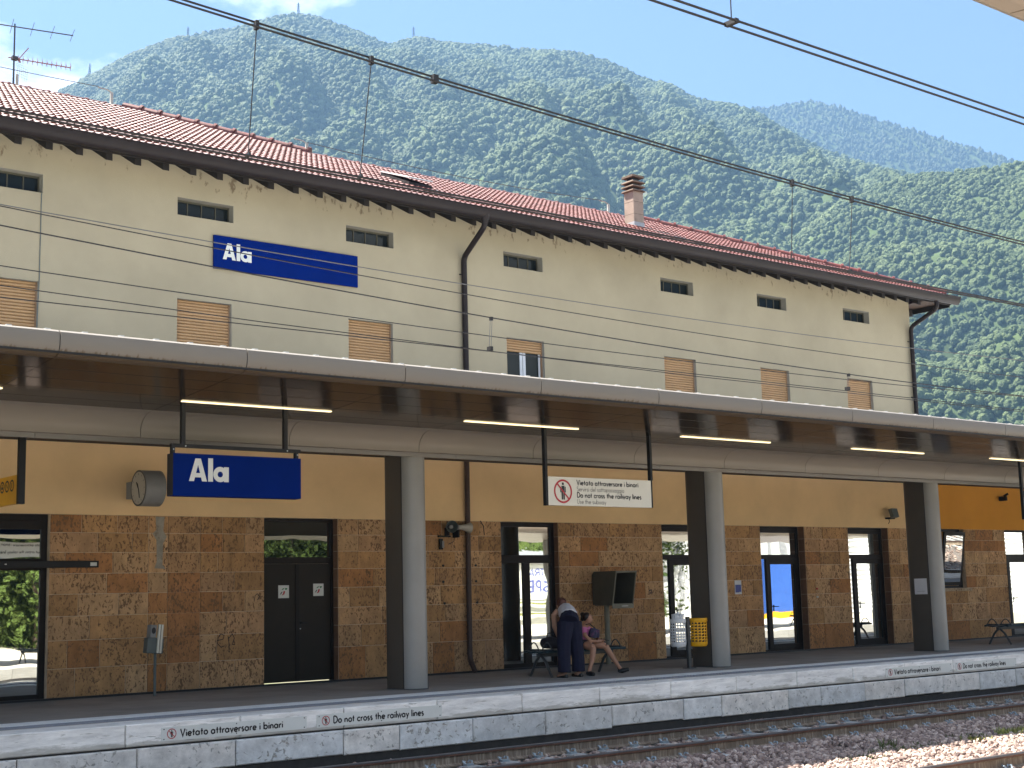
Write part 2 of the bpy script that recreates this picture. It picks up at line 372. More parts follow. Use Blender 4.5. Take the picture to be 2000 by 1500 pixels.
def canopy_mat(name, col, rough, streaks=False):
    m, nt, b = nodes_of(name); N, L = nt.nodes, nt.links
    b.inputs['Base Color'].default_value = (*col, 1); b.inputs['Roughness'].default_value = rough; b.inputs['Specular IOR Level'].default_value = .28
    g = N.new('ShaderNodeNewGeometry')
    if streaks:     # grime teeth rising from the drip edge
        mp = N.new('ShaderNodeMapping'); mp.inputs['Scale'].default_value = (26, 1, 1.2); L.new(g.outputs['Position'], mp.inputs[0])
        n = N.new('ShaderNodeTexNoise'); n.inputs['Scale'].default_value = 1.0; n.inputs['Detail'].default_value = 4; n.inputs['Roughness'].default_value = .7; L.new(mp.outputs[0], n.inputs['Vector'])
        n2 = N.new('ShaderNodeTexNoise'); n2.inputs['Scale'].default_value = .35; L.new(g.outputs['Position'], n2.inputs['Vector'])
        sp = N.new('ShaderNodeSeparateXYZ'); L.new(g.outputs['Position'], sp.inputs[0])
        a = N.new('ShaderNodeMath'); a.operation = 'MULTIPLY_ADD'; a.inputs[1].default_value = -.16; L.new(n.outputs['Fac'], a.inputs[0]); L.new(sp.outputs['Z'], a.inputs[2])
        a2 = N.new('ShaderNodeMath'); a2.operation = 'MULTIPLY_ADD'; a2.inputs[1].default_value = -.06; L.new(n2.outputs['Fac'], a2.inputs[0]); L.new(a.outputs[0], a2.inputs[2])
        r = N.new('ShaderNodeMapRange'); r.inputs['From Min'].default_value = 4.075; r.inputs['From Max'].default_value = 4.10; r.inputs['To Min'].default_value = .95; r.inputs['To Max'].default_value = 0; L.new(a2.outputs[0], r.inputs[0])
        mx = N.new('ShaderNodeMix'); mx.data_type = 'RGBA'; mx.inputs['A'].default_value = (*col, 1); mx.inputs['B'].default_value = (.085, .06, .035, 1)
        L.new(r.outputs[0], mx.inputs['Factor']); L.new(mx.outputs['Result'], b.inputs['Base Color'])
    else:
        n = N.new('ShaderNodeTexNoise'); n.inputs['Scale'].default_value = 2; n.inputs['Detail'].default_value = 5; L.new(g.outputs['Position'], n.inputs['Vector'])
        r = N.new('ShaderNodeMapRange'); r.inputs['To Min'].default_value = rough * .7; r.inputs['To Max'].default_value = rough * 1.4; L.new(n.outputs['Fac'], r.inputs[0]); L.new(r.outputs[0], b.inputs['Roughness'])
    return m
M['fascia'] = canopy_mat('canopy_fascia_metal', (.165, .148, .126), .42, True)
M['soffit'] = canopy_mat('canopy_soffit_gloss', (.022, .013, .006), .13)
M['beam'] = canopy_mat('canopy_beam_metal', (.235, .205, .172), .33)
M['roofwhite'] = pm('white_roof_sheet', (.55, .55, .54), .5, .04, 2)
M['asphalt'] = pm('platform_paving', (.30, .285, .265), .75, .14, 1.2, .2, 90, 0, .3, (.19, .18, .17), .5, .5, .75)
M['line_white'] = pm('worn_white_line', (.86, .88, .86), .7, .08, 5, 0, 40, 0, .3, (.6, .6, .59), 6, .55, .8)
M['tactile'] = pm('tactile_paving', (.36, .30, .22), .85, .15, 3, .3, 60)
M['tactile_grey'] = pm('platform_edge_strip', (.27, .275, .30), .8, .1, 3, .2, 60)
M['ballast_base'] = pm('ballast_bed', (.16, .135, .12), .95, .3, 12, .8, 60)
M['rail_head'] = pm('rail_head_steel', (.055, .047, .045), .4, .2, 2, 0, 40, .1, .5)
M['rust'] = pm('rust_under_head', (.10, .045, .028), .85, .3, 4)
M['dark_gap'] = pm('dark_joint', (.035, .032, .028), .95, .3, 8)
M['rail_web'] = pm('rail_web_rust', (.20, .155, .115), .85, .3, 5, .4, 60, 0, .2, (.40, .35, .28), 5, .52, .72, (6, 1, .7))
M['sleeper'] = pm('concrete_sleeper', (.40, .40, .385), .85, .15, 6, .3, 60)
M['clip'] = pm('rail_clip_steel', (.30, .36, .40), .4, .2, 12, 0, 40, .5)
M['ground'] = pm('earth', (.14, .13, .09), .95, .3, .05, 0, 10, 0, .2, (.07, .11, .03), .02, .45, .6)
M['chimney'] = pm('chimney_brick', (.34, .27, .22), .85, .14, 6, .25, 40, 0, .2, (.22, .17, .14), 3, .5, .75)
M['chimney_cap'] = pm('chimney_cap_terracotta', (.17, .125, .095), .85, .2, 6, .25, 40, 0, .2, (.09, .07, .055), 5, .5, .75)
M['lead'] = pm('lead_flashing', (.36, .37, .39), .5, .15, 6, 0, 40, .3)

def tile_mat():
    m, nt, b = nodes_of('red_clay_tile'); N, L = nt.nodes, nt.links
    g = N.new('ShaderNodeNewGeometry'); n = N.new('ShaderNodeTexNoise'); n.inputs['Scale'].default_value = 3.2; n.inputs['Detail'].default_value = 5; n.inputs['Roughness'].default_value = .7
    L.new(g.outputs['Position'], n.inputs['Vector'])
    r = N.new('ShaderNodeValToRGB'); e = r.color_ramp.elements
    e[0].position = .3; e[0].color = (.075, .014, .012, 1); e[1].position = .72; e[1].color = (.17, .036, .025, 1)
    L.new(n.outputs['Fac'], r.inputs[0])
    n2 = N.new('ShaderNodeTexNoise'); n2.inputs['Scale'].default_value = .8; n2.inputs['Detail'].default_value = 6; L.new(g.outputs['Position'], n2.inputs['Vector'])
    r2 = N.new('ShaderNodeMapRange'); r2.inputs['From Min'].default_value = .56; r2.inputs['From Max'].default_value = .75; r2.inputs['To Max'].default_value = .6; L.new(n2.outputs['Fac'], r2.inputs[0])
    mx = N.new('ShaderNodeMix'); mx.data_type = 'RGBA'; mx.inputs['B'].default_value = (.10, .038, .032, 1)
    L.new(r2.outputs[0], mx.inputs['Factor']); L.new(r.outputs[0], mx.inputs['A']); L.new(mx.outputs['Result'], b.inputs['Base Color'])
    b.inputs['Roughness'].default_value = .42; b.inputs['Specular IOR Level'].default_value = .5
    return m
M['tile'] = tile_mat()

# ------------------------------------------------------------------ stroke lettering (geometric sans)
def arc(cx, cy_, r, a0, a1, n=14, ry=None):
    return [(cx + r * math.cos(R(a0 + (a1 - a0) * i / n)), cy_ + (ry or r) * math.sin(R(a0 + (a1 - a0) * i / n))) for i in range(n + 1)]
def circ(cx, cy_, r): return arc(cx, cy_, r, 0, 360, 20)
X = .56
GL = {
 'a': (.72, [circ(.3, .28, .26), [(.57, 0), (.57, X)]]), 'b': (.72, [[(.06, 0), (.06, 1)], circ(.34, .28, .26)]),
 'c': (.56, [arc(.3, .28, .26, 42, 318)]), 'd': (.72, [circ(.3, .28, .26), [(.57, 0), (.57, 1)]]),
 'e': (.64, [[(.05, .28), (.55, .28)], arc(.3, .28, .26, 0, 318)]),
 'g': (.72, [circ(.3, .28, .26), [(.57, X), (.57, -.06)] + arc(.32, -.06, .25, 0, -140)]),
 'h': (.64, [[(.06, 0), (.06, 1)], arc(.28, .31, .21, 180, 0) + [(.49, 0)]]),
 'i': (.20, [[(.08, 0), (.08, X)], [(.08, .72), (.08, .84)]]), 'l': (.20, [[(.08, 0), (.08, 1)]]),
 'n': (.62, [[(.06, 0), (.06, X)], arc(.28, .31, .21, 180, 0) + [(.49, 0)]]), 'o': (.66, [circ(.31, .28, .26)]),
 'p': (.72, [[(.06, -.3), (.06, X)], circ(.34, .28, .26)]), 'r': (.40, [[(.06, 0), (.06, X)], arc(.27, .30, .21, 170, 65)]),
 's': (.46, [arc(.21, .41, .14, 40, 270, 10) + arc(.21, .14, .135, 90, -150, 10)]),
 't': (.40, [[(.17, 0), (.17, .85)], [(0, .53), (.35, .53)]]), 'u': (.62, [[(.06, X)] + arc(.28, .25, .21, 180, 360) + [(.49, X)], [(.49, X), (.49, 0)]]),
 'v': (.54, [[(.02, X), (.25, 0), (.48, X)]]), 'w': (.80, [[(.02, X), (.2, 0), (.38, X), (.56, 0), (.74, X)]]),
 'y': (.54, [[(.02, X), (.26, .02)], [(.48, X), (.13, -.3)]]),
 'V': (.76, [[(.02, 1), (.35, 0), (.68, 1)]]), 'D': (.78, [[(.08, 0), (.08, 1)], [(.08, 1)] + arc(.24, .5, .46, 90, -90, 16, .5) + [(.08, 0)]]),
 'S': (.60, [arc(.27, .74, .22, 35, 270, 12) + arc(.27, .26, .24, 90, -145, 12)]), 'U': (.70, [[(.07, 1)] + arc(.32, .27, .25, 180, 360) + [(.57, 1)]]),
 'A': (.78, [[(.02, 0), (.36, 1), (.70, 0)], [(.16, .3), (.56, .3)]]),
 'T': (.66, [[(.32, 0), (.32, 1)], [(.02, .95), (.62, .95)]]), 'R': (.66, [[(.08, 0), (.08, 1)], [(.08, .95)] + arc(.30, .7, .25, 90, -90, 10) + [(.08, .45)], [(.28, .45), (.58, 0)]]),
 'P': (.64, [[(.08, 0), (.08, 1)], [(.08, .95)] + arc(.30, .7, .25, 90, -90, 10) + [(.08, .45)]]), 'E': (.60, [[(.08, 0), (.08, 1)], [(.08, .95), (.52, .95)], [(.08, .5), (.47, .5)], [(.08, .05), (.52, .05)]]),
 ' ': (.32, []),
}
def ribbon(mb, pts, w, put, lift):
    n = len(pts); closed = n > 3 and abs(pts[0][0] - pts[-1][0]) < 1e-6 and abs(pts[0][1] - pts[-1][1]) < 1e-6
    vs = []
    for i in range(n):
        p = Vector(pts[i]); a = Vector(pts[i - 1] if i else (pts[-2] if closed else pts[0])); b = Vector(pts[i + 1] if i < n - 1 else (pts[1] if closed else pts[-1]))
        d1 = (p - a); d2 = (b - p)
        d1 = d1.normalized() if d1.length > 1e-9 else d2.normalized(); d2 = d2.normalized() if d2.length > 1e-9 else d1
        t = (d1 + d2); t = t.normalized() if t.length > 1e-6 else d1
        nn = Vector((-t.y, t.x)); k = w / 2 / max(.45, nn.dot(Vector((-d1.y, d1.x))))
        vs += [put(p + nn * k, lift), put(p - nn * k, lift)]
    mb.add(vs, [(2 * i, 2 * i + 1, 2 * i + 3, 2 * i + 2) for i in range(n - 1)])
def text_mb(s, w, put, h, track=.0, mb=None):
    """s set in strokes of weight w (fraction of cap height h); put(Vector2 in metres, lift) -> 3-D point"""
    mb = mb or MB(); x = 0; k = 0
    for ch in s:
        adv, strokes = GL[ch]
        for st in strokes:
            k += 1; ribbon(mb, [((x + q[0]) * h, q[1] * h) for q in st], w * h, put, (k % 7) * .00025)
        x += adv + track + w * .35
    return mb, x * h
def face_y(x0, y, z0):                       # writing on a face that looks towards -Y
    return lambda p, l: (x0 + p[0], y - l, z0 + p[1])
def face_y_back(x0, y, z0):                  # writing on a face that looks towards +Y
    return lambda p, l: (x0 - p[0], y + l, z0 + p[1])
def picto(parent, put, c, r):
    """no-pedestrians roundel centred at c (metres on the face)"""
    n = 32; mb = MB(); pts = [(c[0] + r * math.cos(2 * math.pi * k / n), c[1] + r * math.sin(2 * math.pi * k / n)) for k in range(n + 1)]
    ribbon(mb, pts, r * .17, put, .0022)
    ribbon(mb, [(c[0] - r * .68, c[1] + r * .68), (c[0] + r * .68, c[1] - r * .68)], r * .15, put, .0028)
    mb.build('prohibition_ring', M['red'], parent)
    f = MB(); q = lambda a: [(c[0] + u * r, c[1] + v * r) for u, v in a]
    ribbon(f, q([(0, .5), (0, -.1)]), r * .36, put, .0010)
    ribbon(f, q([(-.10, 0), (-.10, -.75)]), r * .17, put, .0013); ribbon(f, q([(.11, 0), (.11, -.75)]), r * .17, put, .0016)
    ribbon(f, q([(-.27, .42), (-.27, -.1)]), r * .12, put, .0019); ribbon(f, q([(.27, .42), (.27, -.1)]), r * .12, put, .0012)
    ribbon(f, q([(0, .58), (0, .80)]), r * .22, put, .0014)
    f.build('walking_figure', M['ink'], parent)

# ================================================================== SETTING: ground, hills, forest
def instancer(o, mat, variants, sub, amp, freq, aniso=(1, 1, 1)):
    """geometry nodes: put lumpy rocks / crowns on the object's vertices, using its point attributes 'sc' and 'rot'"""
    ng = bpy.data.node_groups.new(o.name + '_scatter', 'GeometryNodeTree')
    ng.interface.new_socket('Geometry', in_out='INPUT', socket_type='NodeSocketGeometry')
    ng.interface.new_socket('Geometry', in_out='OUTPUT', socket_type='NodeSocketGeometry')
    N, L = ng.nodes, ng.links
    gi, go = N.new('NodeGroupInput'), N.new('NodeGroupOutput')
    join = N.new('GeometryNodeJoinGeometry')
    for k in range(variants):
        ico = N.new('GeometryNodeMeshIcoSphere'); ico.inputs['Radius'].default_value = 1; ico.inputs['Subdivisions'].default_value = sub
        pos = N.new('GeometryNodeInputPosition')
        ad = N.new('ShaderNodeVectorMath'); ad.operation = 'ADD'; ad.inputs[1].default_value = (k * 13.7, k * 5.1, k * 9.3)
        nz = N.new('ShaderNodeTexNoise'); nz.inputs['Scale'].default_value = freq; nz.inputs['Detail'].default_value = 2
        sb = N.new('ShaderNodeVectorMath'); sb.operation = 'SUBTRACT'; sb.inputs[1].default_value = (.5, .5, .5)
        scl = N.new('ShaderNodeVectorMath'); scl.operation = 'SCALE'; scl.inputs['Scale'].default_value = amp
        sp = N.new('GeometryNodeSetPosition')
        L.new(pos.outputs[0], ad.inputs[0]); L.new(ad.outputs[0], nz.inputs['Vector']); L.new(nz.outputs['Color'], sb.inputs[0])
        L.new(sb.outputs[0], scl.inputs[0]); L.new(scl.outputs[0], sp.inputs['Offset']); L.new(ico.outputs['Mesh'], sp.inputs['Geometry'])
        tr = N.new('GeometryNodeTransform'); tr.inputs['Scale'].default_value = aniso
        sm = N.new('GeometryNodeSetMaterial'); sm.inputs['Material'].default_value = mat
        gt = N.new('GeometryNodeGeometryToInstance')
        L.new(sp.outputs[0], tr.inputs[0]); L.new(tr.outputs[0], sm.inputs[0]); L.new(sm.outputs[0], gt.inputs[0]); L.new(gt.outputs[0], join.inputs[0])
    iop = N.new('GeometryNodeInstanceOnPoints'); iop.inputs['Pick Instance'].default_value = True
    a1 = N.new('GeometryNodeInputNamedAttribute'); a1.data_type = 'FLOAT_VECTOR'; a1.inputs[0].default_value = 'sc'
    a2 = N.new('GeometryNodeInputNamedAttribute'); a2.data_type = 'FLOAT_VECTOR'; a2.inputs[0].default_value = 'rot'
    ri = N.new('FunctionNodeRandomValue'); ri.data_type = 'INT'
    for s in ri.inputs:
        if s.name == 'Max' and s.type == 'INT': s.default_value = variants - 1
        if s.name == 'Min' and s.type == 'INT': s.default_value = 0
    e2r = N.new('FunctionNodeEulerToRotation')
    L.new(gi.outputs[0], iop.inputs['Points']); L.new(join.outputs[0], iop.inputs['Instance'])
    L.new([s for s in ri.outputs if s.type == 'INT'][0], iop.inputs['Instance Index'])
    L.new(a1.outputs[0], iop.inputs['Scale']); L.new(a2.outputs[0], e2r.inputs[0]); L.new(e2r.outputs[0], iop.inputs['Rotation'])
    L.new(iop.outputs[0], go.inputs[0])
    o.modifiers.new('scatter', 'NODES').node_group = ng
def points_obj(name, P, S, E, mat):
    me = bpy.data.meshes.new(name); me.vertices.add(len(P)); me.vertices.foreach_set('co', np.asarray(P, np.float32).ravel())
    for nm, A in (('sc', S), ('rot', E)):
        at = me.attributes.new(nm, 'FLOAT_VECTOR', 'POINT'); at.data.foreach_set('vector', np.asarray(A, np.float32).ravel())
    me.materials.append(mat)
    o = bpy.data.objects.new(name, me); COL.objects.link(o); return o
nrng = np.random.default_rng(3)

def foliage(name, c0, c1, rough=.75, trans=.12):
    m, nt, b = nodes_of(name); N, L = nt.nodes, nt.links
    oi = N.new('ShaderNodeObjectInfo'); g = N.new('ShaderNodeNewGeometry')
    n = N.new('ShaderNodeTexNoise'); n.inputs['Scale'].default_value = .012; n.inputs['Detail'].default_value = 4; L.new(g.outputs['Position'], n.inputs['Vector'])
    a = N.new('ShaderNodeMath'); a.operation = 'MULTIPLY_ADD'; a.inputs[1].default_value = .6; L.new(oi.outputs['Random'], a.inputs[0])
    s = N.new('ShaderNodeMath'); s.operation = 'MULTIPLY_ADD'; s.inputs[1].default_value = 1.4; s.inputs[2].default_value = -.5; L.new(n.outputs['Fac'], s.inputs[0]); L.new(s.outputs[0], a.inputs[2])
    mx = N.new('ShaderNodeMix'); mx.data_type = 'RGBA'; mx.inputs['A'].default_value = (*c0, 1); mx.inputs['B'].default_value = (*c1, 1)
    L.new(a.outputs[0], mx.inputs['Factor'])
    L.new(mx.outputs['Result'], b.inputs['Base Color']); b.inputs['Roughness'].default_value = rough; b.inputs['Specular IOR Level'].default_value = .2
    n2 = N.new('ShaderNodeTexNoise'); n2.inputs['Scale'].default_value = 1.1; n2.inputs['Detail'].default_value = 4; n2.inputs['Roughness'].default_value = .75; L.new(g.outputs['Position'], n2.inputs['Vector'])
    bp = N.new('ShaderNodeBump'); bp.inputs['Strength'].default_value = 1; bp.inputs['Distance'].default_value = 1.6; L.new(n2.outputs['Fac'], bp.inputs['Height']); L.new(bp.outputs[0], b.inputs['Normal'])
    return m
M['forest'] = foliage('broadleaf_forest', (.038, .068, .024), (.125, .165, .065))
M['conifer'] = foliage('conifer_forest', (.022, .042, .02), (.06, .085, .035))
M['hillside'] = pm('hillside_scrub', (.055, .08, .03), .95, .35, .03, 0, 1, 0, .1, (.20, .19, .16), .012, .60, .72)

RA = [(8, .22), (16.09, .2924), (18.8, .3291), (21.26, .3579), (22.61, .373), (23.8, .3867), (25.2, .3995), (26.63, .4073), (28.08, .4126), (29.12, .4194), (29.96, .4227), (30.8, .4229), (31.65, .4198), (32.92, .4116), (34.19, .4009), (35.05, .4076), (35.69, .4068), (36.33, .404), (37.83, .4037), (38.48, .4019), (39.33, .3972), (40.61, .3952), (42.11, .3921), (43.38, .3839), (44.63, .3713), (45.67, .3662), (46.49, .3567), (47.01, .351), (48.56, .3446), (49.36, .3373), (50.55, .3218), (51.74, .3085), (53.3, .2954), (54.86, .2866), (56.56, .273), (59.3, .2459), (62.78, .2106), (75, .12)]
RB = [(46, .18), (48.23, .21), (50.55, .2437), (52.64, .2715), (54.85, .2831), (56.22, .2836), (57.57, .2844), (58.71, .2847), (59.47, .2851), (61.33, .2873), (64.91, .288), (75, .27)]
RC = [(40, .26), (43.42, .3033), (45.58, .3279), (48.35, .3453), (49.8, .3435), (51.04, .3456), (51.55, .3458), (52.64, .3388), (53.82, .3298), (55.37, .3176), (56.88, .3052), (58.18, .2939), (59.01, .2876), (61.27, .2733), (64.74, .254), (75, .2)]
SPURS = [[(30.59, 0.4223), (29.95, 0.3986), (31.0, 0.3681), (32.88, 0.3437), (34.33, 0.3074)], [(35.69, 0.4061), (36.73, 0.3766), (38.4, 0.345), (40.26, 0.3094), (41.68, 0.2704)], [(39.33, 0.3972), (41.0, 0.3668), (42.42, 0.3309), (44.04, 0.2951)], [(43.38, 0.3839), (45.22, 0.3513), (46.18, 0.3119), (47.5, 0.2613)], [(48.56, 0.3446), (49.71, 0.3148), (50.82, 0.2756), (52.63, 0.2142)], [(26.63, 0.4073), (25.42, 0.3792), (26.65, 0.3538), (28.29, 0.3304)], [(23.6, 0.3853), (23.22, 0.3652), (24.63, 0.3462)], [(50.55, 0.3218), (52.48, 0.2879), (53.92, 0.245), (55.5, 0.1957)], [(32.92, 0.4116), (33.33, 0.3844), (35.01, 0.3612), (36.26, 0.3302), (37.07, 0.3031)], [(28.28, 0.4136), (28.08, 0.3894), (28.7, 0.363), (29.95, 0.3408)]]
def make_hill(table, a0, a1, da, Rfun, r0, z0, amp, seed, pw, tree_h, spurs=()):
    az = np.arange(a0, a1 + .001, da); nu = 120; U = np.linspace(0, 1.3, nu)
    tx = np.array([t[0] for t in table]); ty = np.array([t[1] for t in table])
    P = np.zeros((len(az), nu, 3)); segs = []
    for line in spurs:          # spur crests: (azimuth, slope of sight) -> plan metres
        q = []
        for a, tn in line:
            Rr = Rfun(a); H = 1.4 + Rr * float(np.interp(a, tx, ty)) - tree_h - z0; us = np.linspace(.02, 1, 200)
            el = (z0 + H * us ** pw - 1.4) / (r0 + (Rr - r0) * us); u = float(np.interp(tn, el, us)); r = r0 + (Rr - r0) * u
            q.append(np.array((r * math.sin(R(a)), r * math.cos(R(a)))))
        segs += list(zip(q[:-1], q[1:]))
    def spur(x, y):
        best = 0; p = np.array((x, y))
        for k, (a, b) in enumerate(segs):
            d = b - a; t = min(1, max(0, float((p - a) @ d) / float(d @ d))); v = p - (a + d * t); dist = math.hypot(v[0], v[1])
            best = max(best, math.exp(-dist / 62.0))
        return best
    for i, a in enumerate(az):
        Rr = Rfun(a); H = 1.4 + Rr * float(np.interp(a, tx, ty)) - tree_h - z0
        for j, u in enumerate(U):
            r = r0 + (Rr - r0) * u; x, y = r * math.sin(R(a)), r * math.cos(R(a))
            if u <= 1: h = H * u ** pw
            else: h = H * (1 - (u - 1) * 1.3)
            am = math.radians(a) * Rr; um = u * Rr
            wx = mnoise.fractal(Vector((x / 520 + seed, y / 520, seed)), 1.0, 2.0, 2) * 170
            w = (um * .80 + am * .62 + wx) / 270 + seed
            rid = abs(math.sin(math.pi * w)) ** .75
            w2 = (um * .62 + am * .9 - wx * .7) / 118 + seed * 2; rid2 = abs(math.sin(math.pi * w2)) ** .8
            fb = mnoise.fractal(Vector((x / 140, y / 140, seed + 4)), 1.0, 2.1, 4)
            env = (min(1, u / .25)) * (max(0, 1 - u) ** .55 if u <= 1 else 0)
            h += (95 * (spur(x, y) - .25) * (min(1, u / .2)) * (min(1, max(0, 1 - u) / .45) if u <= 1 else 0) if segs else 0) + amp * env * (.95 * (rid - .7) + .38 * (rid2 - .65) + .40 * fb)
            if u < 1:           # spurs stay below the crest line
                lim = (H + z0 - 1.4) / Rr * (.955 + .045 * u) * r + 1.4 - z0; h = min(h, lim)
            P[i, j] = (x, y, z0 + h)
    return az, U, P
def hill_obj(name, az, U, P):
    na, nu = P.shape[:2]; idx = np.arange(na * nu).reshape(na, nu)
    F = np.stack([idx[:-1, :-1], idx[1:, :-1], idx[1:, 1:], idx[:-1, 1:]], -1).reshape(-1, 4)
    me = bpy.data.meshes.new(name); me.from_pydata(P.reshape(-1, 3).tolist(), [], F.tolist()); me.update()
    o = mkobj(name, me, M['hillside'], smooth=True, angle=180); tag(o, kind='structure'); return o
def trees_on(P, spacing, umax_j, amin=0, rmin=0.0, clump=True):
    na, nu = P.shape[:2]; pts = []
    A = P[:-1, :umax_j - 1]; B = P[1:, :umax_j - 1]; C = P[1:, 1:umax_j]; D = P[:-1, 1:umax_j]
    area = np.linalg.norm(np.cross((B - A), (D - A)), axis=-1)
    cnt = nrng.poisson(area / (spacing * spacing))
    ii, jj = np.nonzero(cnt > 0)
    rep = cnt[ii, jj]; ii = np.repeat(ii, rep); jj = np.repeat(jj, rep)
    s, t = nrng.random(len(ii))[:, None], nrng.random(len(ii))[:, None]
    p = A[ii, jj] * (1 - s) * (1 - t) + B[ii, jj] * s * (1 - t) + C[ii, jj] * s * t + D[ii, jj] * (1 - s) * t
    return p
def RAf(a): return 1900 + 260 * math.sin(R((a - 20) * 5)) * .4 - (a - 30) * 5
az, U, PA = make_hill(RA, 10, 70, .22, RAf, 480, -12, 95, 3.1, 1.12, 4.0, SPURS)
hill_obj('hill', az, U, PA)
ja = int(np.searchsorted(U, 1.06))
tp = trees_on(PA, 4.6, ja)
azt = np.degrees(np.arctan2(tp[:, 0], tp[:, 1])); tp = tp[(azt > 14) & (azt < 66)]
def crown_attrs(n, s0, s1, zs=(.9, 1.25)):
    s = s0 + (s1 - s0) * nrng.random(n) ** 1.6; S = np.stack([s * nrng.uniform(.85, 1.15, n), s * nrng.uniform(.85, 1.15, n), s * nrng.uniform(*zs, n)], -1)
    E = np.stack([nrng.uniform(-.3, .3, n), nrng.uniform(-.3, .3, n), nrng.uniform(0, 6.28, n)], -1); return S, E
S, E_ = crown_attrs(len(tp), 1.7, 4.4); tp[:, 2] += S[:, 2] * .55
fo = points_obj('forest', tp, S, E_, M['forest']); instancer(fo, M['forest'], 4, 3, .85, 2.8)
tag(fo, 'dense green broadleaf wood covering the big hill', 'forest', kind='stuff')
az, U, PB = make_hill(RB, 47, 74, .25, lambda a: 1150.0, 560, -12, 90, 7.7, 1.05, 3.0)
hill_obj('hill', az, U, PB)
tp = trees_on(PB, 3.4, int(np.searchsorted(U, 1.05))); azt = np.degrees(np.arctan2(tp[:, 0], tp[:, 1])); tp = tp[azt < 66]
S, E_ = crown_attrs(len(tp), 1.2, 3.0); tp[:, 2] += S[:, 2] * .55
fo = points_obj('forest', tp, S, E_, M['forest']); instancer(fo, M['forest'], 4, 3, .85, 2.8)
tag(fo, 'nearer green wood on the slope at the right edge', 'forest', kind='stuff')
az, U, PC = make_hill(RC, 42, 72, .3, lambda a: 2900.0, 1900, 150, 60, 11.2, 1.0, 8.0)
hill_obj('hill', az, U, PC)
tp = trees_on(PC, 8.5, int(np.searchsorted(U, 1.03))); azt = np.degrees(np.arctan2(tp[:, 0], tp[:, 1])); tp = tp[(azt < 63)]
S, E_ = crown_attrs(len(tp), 2.2, 4.0, (1.3, 2.2)); tp[:, 2] += S[:, 2] * .5
fo = points_obj('forest', tp, S, E_, M['conifer']); instancer(fo, M['conifer'], 3, 2, .8, 1.8)
tag(fo, 'bluish conifer wood on the farthest ridge', 'forest', kind='stuff')

# pylons standing on the crest
def pylon(azd, tan, dist, h, label):
    x, y = dist * math.sin(R(azd)), dist * math.cos(R(azd)); z = 1.4 + dist * tan - 5
    t = thing('power_pylon', (x, y, z), label, 'pylon', 'pylons along the crest')
    mb = MB(); w = h * .11; c = [(-1, -1), (1, -1), (1, 1), (-1, 1)]; H = h + 5
    lv = [0, .3, .5, .66, .8, .9, 1.0]
    pt = lambda k, f: (x + c[k][0] * w * (1 - f * .88), y + c[k][1] * w * (1 - f * .88), z + H * f)
    for k in range(4): mb.tube([pt(k, 0), pt(k, 1)], .36, 4)
    for a, b in zip(lv[:-1], lv[1:]):
        for k in range(4): mb.tube([pt(k, a), pt((k + 1) % 4, b)], .2, 4)
    mb.build('lattice_tower', M['darkmetal'], t)
    for f, l in ((.74, .17), (.86, .14)):
        ar = MB(); ar.tube([(x - h * l, y + h * l * .6, z + H * f), (x, y, z + H * f + .5), (x + h * l, y - h * l * .6, z + H * f)], .3, 4); ar.build('cross_arm', M['darkmetal'], t)
for i, (a, tn, h, lb) in enumerate([(30.44, .4234, 17, 'lattice pylon on the highest summit of the big hill'), (25.955, .4016, 16, 'lattice pylon left of the summit, second from the left'),
                                    (22.124, .370, 14, 'lattice pylon at the far left end of the crest'), (35.22, .4080, 14, 'lattice pylon on the second summit right of the peak')]):
    pylon(a, tn, RAf(a), h, lb)

# ground sheet
tag(MB().box(-3000, 6000, -3000, 6000, -14, -13).build('ground', M['ground']), kind='structure')
tag(MB().box(-120, 230, -60, 160, -13, -1.06).build('terrain', M['ground']), kind='structure')

# ================================================================== SETTING: platforms and tracks
PE = 16.40                                   # platform edge
plat = tag(MB().box(-12, 62, PE + .5, 21.9, -1.05, -.004).build('platform', M['asphalt']), kind='structure')
x = 5.75 - 1.512 * 6
while x < 46:
    g = rnd.uniform(.76, .84)
    o = MB().cbox(x + .006, x + 1.506, PE, PE + .55, -.262, 0, .012).build('coping_stone', M['coping'], plat); o.color = (g * 1.03, g, g * .94, 1)
    x += 1.512
MB().box(-12, 62, PE + .02, PE + .5, -1.05, -.265).build('platform_wall', M['dark_gap'], plat)
xs = [-3.2, -1.8, -.5, 1.0, 2.2, 3.4, 4.7, 5.96, 7.39, 8.69, 10.25, 11.13, 12.37, 13.70, 15.02, 16.55, 17.42, 19.05, 19.91, 21.12, 22.28, 23.46, 24.66, 25.9, 27.3, 28.5, 29.9, 31.1, 32.6, 34, 35.3, 36.7, 38, 39.2, 40.5]
for a, b in zip(xs[:-1], xs[1:]):
    g = rnd.uniform(.52, .66); wm = rnd.uniform(.97, 1.04)
    o = MB().cbox(a + .007, b - .007, PE - .055 + rnd.uniform(-.008, .008), PE + .3, -.60 + rnd.uniform(-.02, .02), -.285, .014).build('wall_stone', M['marble'], plat); o.color = (g * wm * 1.02, g, g / wm * .95, 1)
MB().box(-12, 62, PE - .02, PE + .3, -1.05, -.60).build('footing', M['dark_gap'], plat)
MB().box(-12, 62, 17.41, 17.86, -.003, .006).build('safety_line', M['line_white'], plat)
MB().box(-12, 62, PE + .551, 16.98, -.003, .002).build('edge_strip', M['tactile'], plat)
MB().box(-12, 62, 17.0, 17.39, -.003, .003).build('grey_strip', M['tactile_grey'], plat)
st = MB()                                   # tactile studs
xx = 4.0
